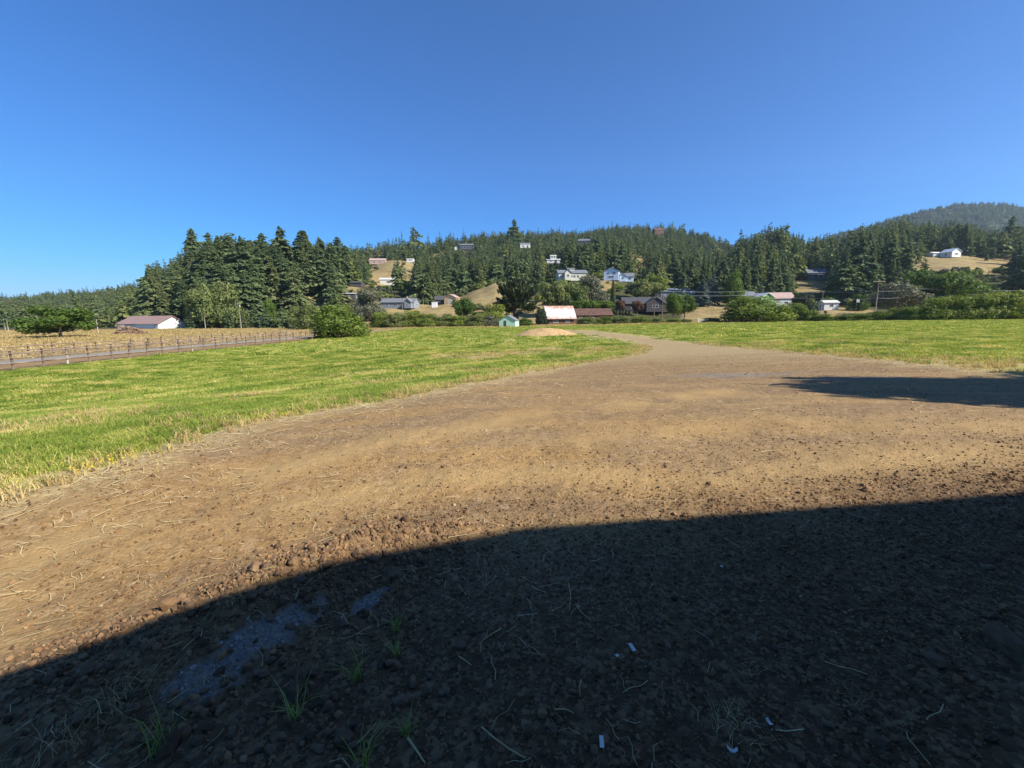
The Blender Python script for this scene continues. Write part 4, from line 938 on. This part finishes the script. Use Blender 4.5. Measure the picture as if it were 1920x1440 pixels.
# understorey bushes between the trees
nb = 11000; D = np.sqrt(rng.uniform(190 ** 2, 700 ** 2, nb)); U = rng.uniform(-1.4, 1.5, nb); ux, uy = U * D, D; uz = T(ux, uy); qx, qy = project(ux, uy, uz)
h = rng.uniform(1.5, 5.5, nb) * (.6 + .8 * fbm(ux / 20, uy / 20, 85)); qt = project(ux, uy, uz + h)[1]; hw2 = h * F / D * .6
ok = (uz - base_z(ux, uy) > .2) & (D > 183)
for x0, y0, x1, y1, DD in CLEAR: ok &= ~((qx + hw2 > x0) & (qx - hw2 < x1) & (qt < y1 - 1) & (qy > y0) & (D < DD + 2) & (rng.random(nb) < .96))
for x0, y0, x1, y1, DD, wx, wy, rr in HOUSES:
    ok &= ~((qx + hw2 > x0) & (qx - hw2 < x1) & (qt < y1) & (qy > y0) & (D < DD)); ok &= np.hypot(ux - wx, uy - wy) > rr
k = np.where(ok)[0]; n = len(k)
us = [np_mesh('understorey_kind_%d' % i, *lobe_crown(random_lobes(9, .36, (.16, .26), .12, .75), 420, .055), M[mt]) for i, mt in enumerate(('olive', 'hedge', 'green', 'greyg'))]
s3 = np.stack([h[k] * 1.35, h[k] * 1.35, h[k]], -1)
scatter('hillside_scrub', np.stack([ux, uy, uz], -1)[k], spin(n), s3, us, rng.integers(0, 4, n), 'mixed scrub and bushes growing under the hillside trees', 'scrub')
# woods on the far mountain
nm = 9000; D = rng.uniform(1180, 2000, nm); U = rng.uniform(mu[1], mu[-2], nm); tx, ty = U * D, D; tz = mtn_z(tx, ty) - 2; hm = rng.uniform(9, 20, nm)
scatter('mountain_forest', np.stack([tx, ty, tz], -1), spin(nm), np.stack([hm * 1.7, hm * 1.7, hm], -1), FARCON[:3], rng.integers(0, 3, nm), 'hazy conifer woods on the far mountain', 'forest')

# ------------------------------------------------------------------ brush pile, straw mound
p = at(243, 627, 117); e = empty('brush_pile', p); tag(e, 'heap of pulled roots and dead branches in the golden pasture', 'brush pile')
m = MB()
for i in range(150):
    a = rng.random() * 6.283; q = math.sqrt(rng.random()); z = 2.6 * (1 - q ** 1.6) * rng.random() + .1; c = Vector((4.2 * q * math.cos(a), 2.2 * q * math.sin(a), z))
    b = rng.random() * 6.283; l = rng.uniform(.8, 2.4); d = Vector((math.cos(b), math.sin(b), rng.normal(0, .35)))
    j = Vector(rng.normal(0, .22, 3)); pa, pb = c - d * l * .5, c + d * l * .5; pa.z = max(pa.z, .02); pb.z = max(pb.z, .02)
    r0 = rng.uniform(.05, .16); m.tube([pa, c + j, pb], [r0, r0 * .85, r0 * .35], 5)
m.build('branches', M['brush'], e)
m = MB()
for i in range(16):
    a = i / 16 * 6.283; m.tube([(-1.2, -.6, 1.3), (-1.2 + .9 * math.cos(a), -.9, 1.3 + .8 * math.sin(a)), (-1.2 + 1.9 * math.cos(a + .2), -.7 + rng.normal(0, .2), max(1.3 + 1.4 * math.sin(a + .2), .05))], [.35, .16, .03], 5)
m.build('root_wad', M['polewood'], e)
p = hit(1022, 629); nA, nR = 60, 26; V = []; Fq = []
for i in range(nR):
    for k in range(nA):
        t = i / (nR - 1); a = k / nA * 2 * math.pi; x, y = 5.6 * t * math.cos(a), 3.4 * t * math.sin(a)
        z = 1.35 * (1 - t * t) ** 1.3 * (1 + .25 * (float(vnoise(np.array([x * .7 + 50]), np.array([y * .7 + 50]), 5)[0]) - .5)) + .12 * (float(fbm(np.array([x * 2.1 + 9]), np.array([y * 2.1 + 9]), 6)[0]) - .5) - .05
        V.append((x, y, z + Tf(p.x + x, p.y + y) - p.z))
for i in range(nR - 1):
    for k in range(nA): Fq.append((i * nA + k, i * nA + (k + 1) % nA, (i + 1) * nA + (k + 1) % nA, (i + 1) * nA + k))
sm, snt, sb = new_mat('straw_heap', .95, .1)
snt.links.new(ramp(snt, noise(snt, pos(snt), 3.0, 6, .75), [(.3, (.24, .14, .07)), (.5, (.42, .28, .14)), (.72, (.56, .42, .22))]), sb.inputs['Base Color'])
o = put('straw_mound', np_mesh('straw_mound', V, Fq, sm, True)); o.location = p
tag(o, 'low straw coloured mound where the dirt track bends away', 'mound')

# ------------------------------------------------------------------ grass
def tuft_mesh(name, n, h, spread, mat, w=.006, bend=.5):
    V, Fq = [], []
    for i in range(n):
        a = rng.random() * 6.283; r0 = spread * math.sqrt(rng.random()); b = np.array([r0 * math.cos(a), r0 * math.sin(a), -.01])
        a2 = rng.random() * 6.283; d = np.array([math.cos(a2), math.sin(a2), 0]); q = np.array([-d[1], d[0], 0]); hh = h * rng.uniform(.5, 1.15); bd = bend * hh * rng.uniform(.2, 1.2)
        m_ = b + d * bd * .35 + np.array([0, 0, hh * .6]); t = b + d * bd + np.array([0, 0, hh * (1 - .25 * rng.random())])
        ww = w * rng.uniform(.7, 1.4); o = len(V)
        V += [b - q * ww, b + q * ww, m_ + q * ww * .8, m_ - q * ww * .8, t + q * ww * .15, t - q * ww * .15]; Fq += [(o, o + 1, o + 2, o + 3), (o + 3, o + 2, o + 4, o + 5)]
    return np_mesh(name, V, Fq, mat)
GT = [tuft_mesh('grass_tuft_%d' % i, 18, .085, .085, M['grass'], .0035, 1.2) for i in range(4)]
GM = [tuft_mesh('grass_clump_%d' % i, 24, .12, .25, M['grass'], .009, 1.3) for i in range(4)]
GF = [tuft_mesh('grass_patch_%d' % i, 26, .17, .58, M['grass'], .026, 1.2) for i in range(3)]
DG = [tuft_mesh('dry_tuft_%d' % i, 14, .22, .08, M['drygrass'], .005, .9) for i in range(3)]
DF = [tuft_mesh('dry_patch_%d' % i, 26, .32, .7, M['drygrass'], .035, .8) for i in range(3)]
def sample(n, d0, d1, u0=-1.35, u1=1.35):
    d = np.sqrt(rng.uniform(d0 ** 2, d1 ** 2, n)); u = rng.uniform(u0, u1, n); return u * d, d
def grass_layer(name, n, d0, d1, protos, sc, label, u=(-1.35, 1.35), dry=False):
    x, y = sample(n, d0, d1, *u); mk = masks(x, y, np.zeros_like(x)); xf = x - fence_x(y)
    if dry: w = (mk['dry'] > .5) & (xf < BACK + .5) | ((mk['dry'] > .5) & (y > 136))
    else: w = (mk['dirt'] < .45) & (mk['dry'] < .5) & (xf > .1) & (rng.random(n) > mk['straw'] * .85) & (rng.random(n) < .35 + 1.1 * fbm(x * .5, y * .5, 93))
    k = np.where(w)[0]; x, y = x[k], y[k]; z = T(x, y); s = sc * rng.uniform(.5, 1.3, len(k)) * (.4 + 1.2 * fbm(x * .3, y * .3, 91))
    scatter(name, np.stack([x, y, z], -1), spin(len(k), .08), np.stack([s, s, s], -1), protos, rng.integers(0, len(protos), len(k)), label, 'grass')
grass_layer('lawn_grass', 90000, 3.2, 16, GT, 1.0, 'short green grass along the left edge of the gravel yard', (-1.35, .3))
grass_layer('meadow_grass', 70000, 15, 48, GM, 1.0, 'green grass of the field in the middle distance')
grass_layer('far_meadow_grass', 60000, 46, 142, GF, 1.0, 'sunlit green grass of the far field')
grass_layer('pasture_grass', 30000, 34, 175, DF, 1.0, 'golden dry grass of the pasture and field margin', (-1.6, 1.3), True)
# dry tufts and straw along the edge of the yard
x, y = sample(60000, 3, 40); mk = masks(x, y, np.zeros_like(x)); w = (rng.random(len(x)) < mk['straw'] * .8 * np.clip(12 / mk['r'], .15, 1)) & (mk['dry'] < .5) & (x - fence_x(y) > 0) & (mk['sd'] < .15 + .01 * mk['r'])
k = np.where(w)[0]; s = rng.uniform(.5, 1.2, len(k)) * (.8 + .02 * mk['r'][k])
scatter('dry_edge_grass', np.stack([x, y, T(x, y)], -1)[k], spin(len(k), .15), np.stack([s, s, s * .7], -1), DG, rng.integers(0, 3, len(k)), 'dry straw coloured grass fringing the gravel yard', 'grass')
def straw_mesh(i):
    V, Fq = [], []
    L = .05 + .05 * rng.random(); pts = [np.array([t * L, .012 * math.sin(t * 3 + i), .004 + .006 * math.sin(t * 2.5 + i)]) for t in (-1, -.3, .3, 1)]
    for p_ in pts: V += [p_ + np.array([0, .0016, 0]), p_ + np.array([0, -.0016, .001])]
    return np_mesh('straw_%d' % i, V, [(2 * j, 2 * j + 1, 2 * j + 3, 2 * j + 2) for j in range(3)], M['straw'])
ST = [straw_mesh(i) for i in range(4)]
x, y = sample(70000, 1.2, 20); mk = masks(x, y, np.zeros_like(x)); left = sstep(.9, -.4, x / y)
pr = mk['dirt'] * (np.exp(-np.maximum(mk['sd'], 0) / .7) * 2.0 + .04 + .6 * left * (y < 4.5) * (fbm(x * 1.2, y * 1.2, 95) > .45)) * np.clip(5 / mk['r'], .3, 1)
k = np.where(rng.random(len(x)) < pr)[0]; s = rng.uniform(.5, 1.6, len(k)) * np.clip(mk['r'][k] / 5, .7, 2)
scatter('straw_litter', np.stack([x, y, T(x, y) + .004], -1)[k], spin(len(k), .12), np.stack([s, s, s], -1), ST, rng.integers(0, 4, len(k)), 'loose bits of straw lying on the gravel', 'straw')
# yellow flowers among the edge grass
fl = MB()
for i in range(6):
    a = i * 1.05; fl.add([(0, 0, .12), (.014 * math.cos(a), .014 * math.sin(a), .125), (.02 * math.cos(a + .5), .02 * math.sin(a + .5), .122), (.014 * math.cos(a + 1), .014 * math.sin(a + 1), .125)], [(0, 1, 2, 3)])
fl.tube([(0, 0, 0), (0.004, 0, .12)], [.0015, .0015], 4)
flm = fl.mesh('flower', paint('yellow_petals', (.75, .55, .03), .6, .1))
P = []
for (a, b, n) in ((515, 782, 30), (210, 868, 22), (255, 858, 16), (150, 882, 14), (240, 880, 12)):
    c = hit(a, b)
    for i in range(n): xx, yy = c.x + rng.normal(0, .22), c.y + rng.normal(0, .15); P.append((xx, yy, Tf(xx, yy)))
scatter('yellow_flowers', P, spin(len(P), .2), np.ones((len(P), 3)) * .62, [flm], np.zeros(len(P), int), 'small yellow wild flowers dotted along the grass edge', 'flowers')

# ------------------------------------------------------------------ gravel and stones
def stone_mesh(name, mat, seed, sub=1):
    import bmesh
    r_ = np.random.default_rng(seed); bm = bmesh.new(); bmesh.ops.create_icosphere(bm, subdivisions=sub, radius=1)
    sc = r_.uniform(.65, 1.1, 3)
    for v in bm.verts:
        d = 1 + r_.normal(0, .13); v.co = Vector((v.co.x * d * sc[0], v.co.y * d * sc[1], v.co.z * d * sc[2] * .8))
    for k in range(3):   # broken faces
        nrm = Vector(r_.normal(size=3)).normalized(); lim = r_.uniform(.45, .7)
        for v in bm.verts:
            q = v.co.dot(nrm)
            if q > lim: v.co -= nrm * (q - lim)
    me = bpy.data.meshes.new(name); bm.to_mesh(me); bm.free(); me.materials.append(mat); return me
PB = [stone_mesh('gravel_stone_%d' % i, M['pebble'], i) for i in range(6)]
DB = [stone_mesh('brown_stone_%d' % i, M['dpebble'], 20 + i) for i in range(5)]
GB = [stone_mesh('grey_stone_%d' % i, M['gpebble'], 40 + i) for i in range(3)]
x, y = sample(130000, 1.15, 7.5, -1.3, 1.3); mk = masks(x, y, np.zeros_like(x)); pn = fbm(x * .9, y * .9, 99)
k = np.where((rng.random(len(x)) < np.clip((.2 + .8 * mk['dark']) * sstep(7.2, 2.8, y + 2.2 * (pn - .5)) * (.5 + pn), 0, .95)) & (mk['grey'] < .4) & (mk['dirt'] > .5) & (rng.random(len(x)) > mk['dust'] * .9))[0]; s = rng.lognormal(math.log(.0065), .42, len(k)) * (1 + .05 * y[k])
scatter('shade_toned_gravel', np.stack([x, y, T(x, y)], -1)[k] + np.stack([0 * s, 0 * s, s * .25], -1), rng.uniform(0, 6.28, (len(k), 3)), np.stack([s, s, s], -1), PB, rng.integers(0, 6, len(k)), 'crushed gravel over the shaded yard, its colour darkened for the shade', 'gravel')  # stones take the same darkened tone, so the shade is partly colour
x, y = sample(210000, 1.8, 26, -1.3, 1.3); mk = masks(x, y, np.zeros_like(x)); pn = fbm(x * .6, y * .6, 97)
k = np.where((rng.random(len(x)) < mk['dirt'] * sstep(.25, .65, pn) * np.clip(9 / mk['r'], .3, 1)) & (mk['sd'] > .1) & (rng.random(len(x)) > mk['dust'] * .95))[0]; s = rng.lognormal(math.log(.0040), .45, len(k)) * (1 + .075 * y[k])
scatter('brown_gravel', np.stack([x, y, T(x, y)], -1)[k] + np.stack([0 * s, 0 * s, s * .2], -1), rng.uniform(0, 6.28, (len(k), 3)), np.stack([s, s, s], -1), DB, rng.integers(0, 5, len(k)), 'brown cinder gravel strewn over the sunlit yard', 'gravel')
x, y = sample(26000, 1.3, 3.4, -1.2, .2); mk = masks(x, y, np.zeros_like(x)); k = np.where(rng.random(len(x)) < mk['grey'])[0]; s = rng.lognormal(math.log(.0045), .5, len(k))
scatter('grey_gravel', np.stack([x, y, T(x, y)], -1)[k] + np.stack([0 * s, 0 * s, s * .3], -1), rng.uniform(0, 6.28, (len(k), 3)), np.stack([s, s, s], -1), GB, rng.integers(0, 3, len(k)), 'patch of fine blue grey crushed stone on the rubble bank', 'gravel')
bx, by = np.array([b[0] for b in BERM]).T
t = rng.uniform(0, len(BERM) - 1.001, 5200); i0 = t.astype(int); ft = t - i0
x = bx[i0] * (1 - ft) + bx[i0 + 1] * ft + rng.normal(0, .26, len(t)); y = by[i0] * (1 - ft) + by[i0 + 1] * ft + rng.normal(0, .26, len(t))
mk = masks(x, y, np.zeros_like(x)); k = np.where((mk['grey'] < .35) & (y > .7))[0]; s = rng.lognormal(math.log(.011), .45, len(k))
RB = [stone_mesh('rubble_stone_%d' % i, M['clod' if i % 2 else 'rock'], 110 + i) for i in range(6)]
scatter('rubble', np.stack([x, y, T(x, y)], -1)[k] + np.stack([0 * s, 0 * s, s * .25], -1), rng.uniform(0, 6.28, (len(k), 3)), np.stack([s, s, s], -1), RB, rng.integers(0, 6, len(k)), 'broken earth and stone rubble heaped along the bank', 'rubble')
RK = [stone_mesh('stone', M['rock'], 60 + i, 2) for i in range(6)]; CL = [stone_mesh('clod', M['clod'], 80 + i, 2) for i in range(4)]
def stone(px, py, wpx, label, group=None, mesh=None, name='stone', cat='stone', flat=1.0):
    p = hit(px, py); dist = math.sqrt(p.x ** 2 + p.y ** 2 + (CAMZ - p.z) ** 2); s = wpx * dist / F * .5
    o = put(name, mesh or random.choice(RK)); o.location = p + Vector((0, 0, s * .3 * flat)); o.rotation_euler = (random.gauss(0, .4), random.gauss(0, .4), random.random() * 6.28); o.scale = (s, s * random.uniform(.7, 1), s * flat)
    tag(o, label, cat, group)
for a, b, w, l in [(550, 1308, 40, 'squarish stone beside a grass tuft on the rubble bank'), (865, 1215, 20, 'upright brown stone with a white chip beside it'), (750, 1322, 26, 'tall brown stone in the shaded gravel'), (1888, 1218, 48, 'long flat stone in the deepest shade at the yard side'),
                   (1755, 1243, 24, 'small flat brown stone near the long flat stone'), (415, 1335, 22, 'pale brown stone at the foot of the grey gravel patch'), (315, 1405, 30, 'broad stone behind the leafy weed at the bank foot'), (645, 1390, 30, 'dark blocky stone low on the rubble bank'),
                   (905, 1385, 18, 'pale rounded stone near the long bleached stick'), (835, 1300, 20, 'bluish stone standing on edge in the gravel'), (735, 1080, 34, 'bluish flat stone at the crest of the bank')]:
    stone(a, b, w, l)
for a, b, w, l in [(318, 1138, 38, 'tan clod of earth lying alone in the sunlit dirt'), (875, 962, 16, 'small dark clod on the sunlit gravel'), (1625, 920, 16, 'brown clod at the sunlit edge by the shadow'), (1500, 925, 10, 'little brown clod near the shadow edge')]:
    stone(a, b, w, l, None, random.choice(CL), 'earth_clod', 'clod', .7)
for i in range(150):    # rubble on the bank
    t = rng.random(); b0 = np.array([(740, 1050), (640, 1085), (560, 1120), (470, 1230), (330, 1330), (560, 1330), (480, 1400), (620, 1380), (720, 1250)])[rng.integers(0, 9)]
    stone(b0[0] + rng.normal(0, 75), min(b0[1] + rng.normal(0, 38), 1436), rng.uniform(8, 20), 'dark rough stone in the rubble bank', 'stones of the rubble bank', random.choice(RK + CL[:2]))
for i in range(34):
    stone(rng.uniform(500, 780), rng.uniform(1020, 1050), rng.uniform(6, 12), 'small sunlit reddish clod along the bank crest', 'sunlit clods along the bank crest', random.choice(CL), 'earth_clod', 'clod')
for i in range(46):
    stone(rng.uniform(760, 1900), rng.uniform(1060, 1435), rng.uniform(8, 17), 'larger stone lying loose on the shaded gravel', 'loose stones on the shaded gravel')

# ------------------------------------------------------------------ weeds, sticks and scraps in the shaded foreground
def weed(px, py, hpx, label, n=26, mat='tuft', bend=.9):
    p = hit(px, py); dist = (p - Vector((0, 0, CAMZ))).length; h = hpx * dist / F
    o = put('grass_weed', tuft_mesh('grass_weed', n if mat == 'tuft' else 70, h * (.95 if mat == 'tuft' else .32), h * (.16 if mat == 'tuft' else .65), M[mat], .0015 if mat == 'tuft' else .0011, bend)); o.location = p; tag(o, label, 'weed')
for a, b, h, l in [(742, 1185, 34, 'bright green little grass tuft by the grey gravel'), (668, 1275, 50, 'green grass tuft beside the squarish stone'), (745, 1228, 30, 'thin grass tuft right of the grey gravel patch'), (300, 1412, 70, 'spreading green weed at the foot of the bank'),
                   (680, 1435, 60, 'leafy green weed among the lowest rubble'), (555, 1345, 55, 'thin bladed grass tuft below the squarish stone'), (765, 1378, 34, 'small green weed in the shaded gravel')]: weed(a, b, h, l)
for a, b, h, l in [(1385, 1375, 60, 'sprawling dead grass clump on the shaded gravel'), (755, 1085, 46, 'dry grass clump at the bank crest'), (1600, 1310, 36, 'pale dry grass wisp on the gravel by the flat stones'), (1400, 1255, 26, 'bleached grass wisp on the shaded gravel'), (400, 1265, 34, 'dry grass clump on the grey gravel patch'),
                   (180, 1330, 60, 'dry grass clump on the shaded bank slope'), (80, 1400, 70, 'dry grass clump at the left foot of the bank'), (260, 1275, 50, 'matted dry grass at the shadow edge'), (500, 1075, 34, 'sunlit dry grass clump on the bank'), (430, 1120, 36, 'sunlit dry grass clump beside the clod')]: weed(a, b, h, l, 30, 'straw', 1.7)
def stick(pts, r, label):
    P = [hit(*q) + Vector((0, 0, .012 + .006 * (i % 2))) for i, q in enumerate(pts)]; o = P[0].copy(); m = MB(); m.tube([q - o for q in P], [r * (1 - .5 * i / (len(P) - 1)) for i in range(len(P))], 5)
    w = m.build('dry_stick', M['straw']); w.location = o; tag(w, label, 'stick')
stick([(903, 1368), (925, 1390), (955, 1410), (985, 1430)], .004, 'long bleached stick lying on the shaded gravel')
stick([(765, 1390), (780, 1412), (797, 1436)], .005, 'thick pale stalk at the foot of the rubble')
stick([(1066, 1098), (1070, 1120), (1068, 1148)], .003, 'thin upright looking straw stalk on the gravel')
stick([(940, 1183), (925, 1193), (905, 1205)], .004, 'short forked pale stick on the gravel')
stick([(860, 1235), (872, 1245), (884, 1252)], .003, 'short pale straw below the upright brown stone')
stick([(670, 1400), (690, 1382), (706, 1362)], .003, 'straw stalk leaning over the leafy weed')
stick([(1090, 1280), (1086, 1295), (1088, 1310)], .003, 'curved straw stalk on the shaded gravel')
stick([(1040, 1335), (1060, 1337), (1076, 1342)], .004, 'flat pale straw piece near the plastic strip')
stick([(840, 1012), (865, 1008), (890, 1004)], .005, 'pale stick lying in sun just past the shadow')
stick([(695, 1090), (750, 1075), (800, 1068)], .003, 'thin stalk across the bank crest')
def scrap(px, py, w, l, rz, label, curl=0):
    p = hit(px, py); m = MB(); V = []; nseg = 5
    for i in range(nseg + 1):
        t = i / nseg - .5; z = .012 + curl * (t * t) * l * 2
        for sx, sz in ((-1, 0), (1, 0), (1, .003), (-1, .003)): V.append((sx * w / 2, t * l, z + sz))
    Fq = []
    for i in range(nseg):
        for k in range(4): Fq.append((4 * i + k, 4 * i + (k + 1) % 4, 4 * i + 4 + (k + 1) % 4, 4 * i + 4 + k))
    Fq += [(3, 2, 1, 0), (4 * nseg, 4 * nseg + 1, 4 * nseg + 2, 4 * nseg + 3)]
    o = m.add(V, Fq).build('plastic_scrap', M['offwhite']); o.location = p; o.rotation_euler = (0, 0, rz); tag(o, label, 'scrap')
scrap(1185, 1218, .018, .05, R(12), 'white plastic strip lying by a smaller square scrap')
scrap(1157, 1234, .014, .014, R(20), 'tiny square white scrap beside the plastic strip')
scrap(1128, 1397, .016, .048, R(-8), 'white plastic strip alone near the bottom of the gravel')
scrap(1372, 1414, .014, .036, R(70), 'curled white plastic scrap on the shaded gravel', .8)
scrap(1442, 1361, .012, .03, R(10), 'small folded white scrap by the dead grass clump', .4)
scrap(1353, 1066, .014, .016, R(30), 'tiny white scrap near the middle of the shaded yard')

# ------------------------------------------------------------------ haze: thin even air around the whole valley
m = MB(); m.box((300, 1150, 380), (5600, 2500, 790))
hm_ = bpy.data.materials.new('haze'); hm_.use_nodes = True; nt = hm_.node_tree; nt.nodes.clear()
out = nt.nodes.new('ShaderNodeOutputMaterial'); pv = nt.nodes.new('ShaderNodeVolumePrincipled')
pv.inputs['Color'].default_value = (.62, .80, 1, 1); pv.inputs['Density'].default_value = .00008; pv.inputs['Anisotropy'].default_value = .3
nt.links.new(pv.outputs[0], out.inputs['Volume'])
HAZE = True
if HAZE: tag(m.build('haze', hm_), 'thin pale haze filling the valley air', 'haze', None, 'stuff')
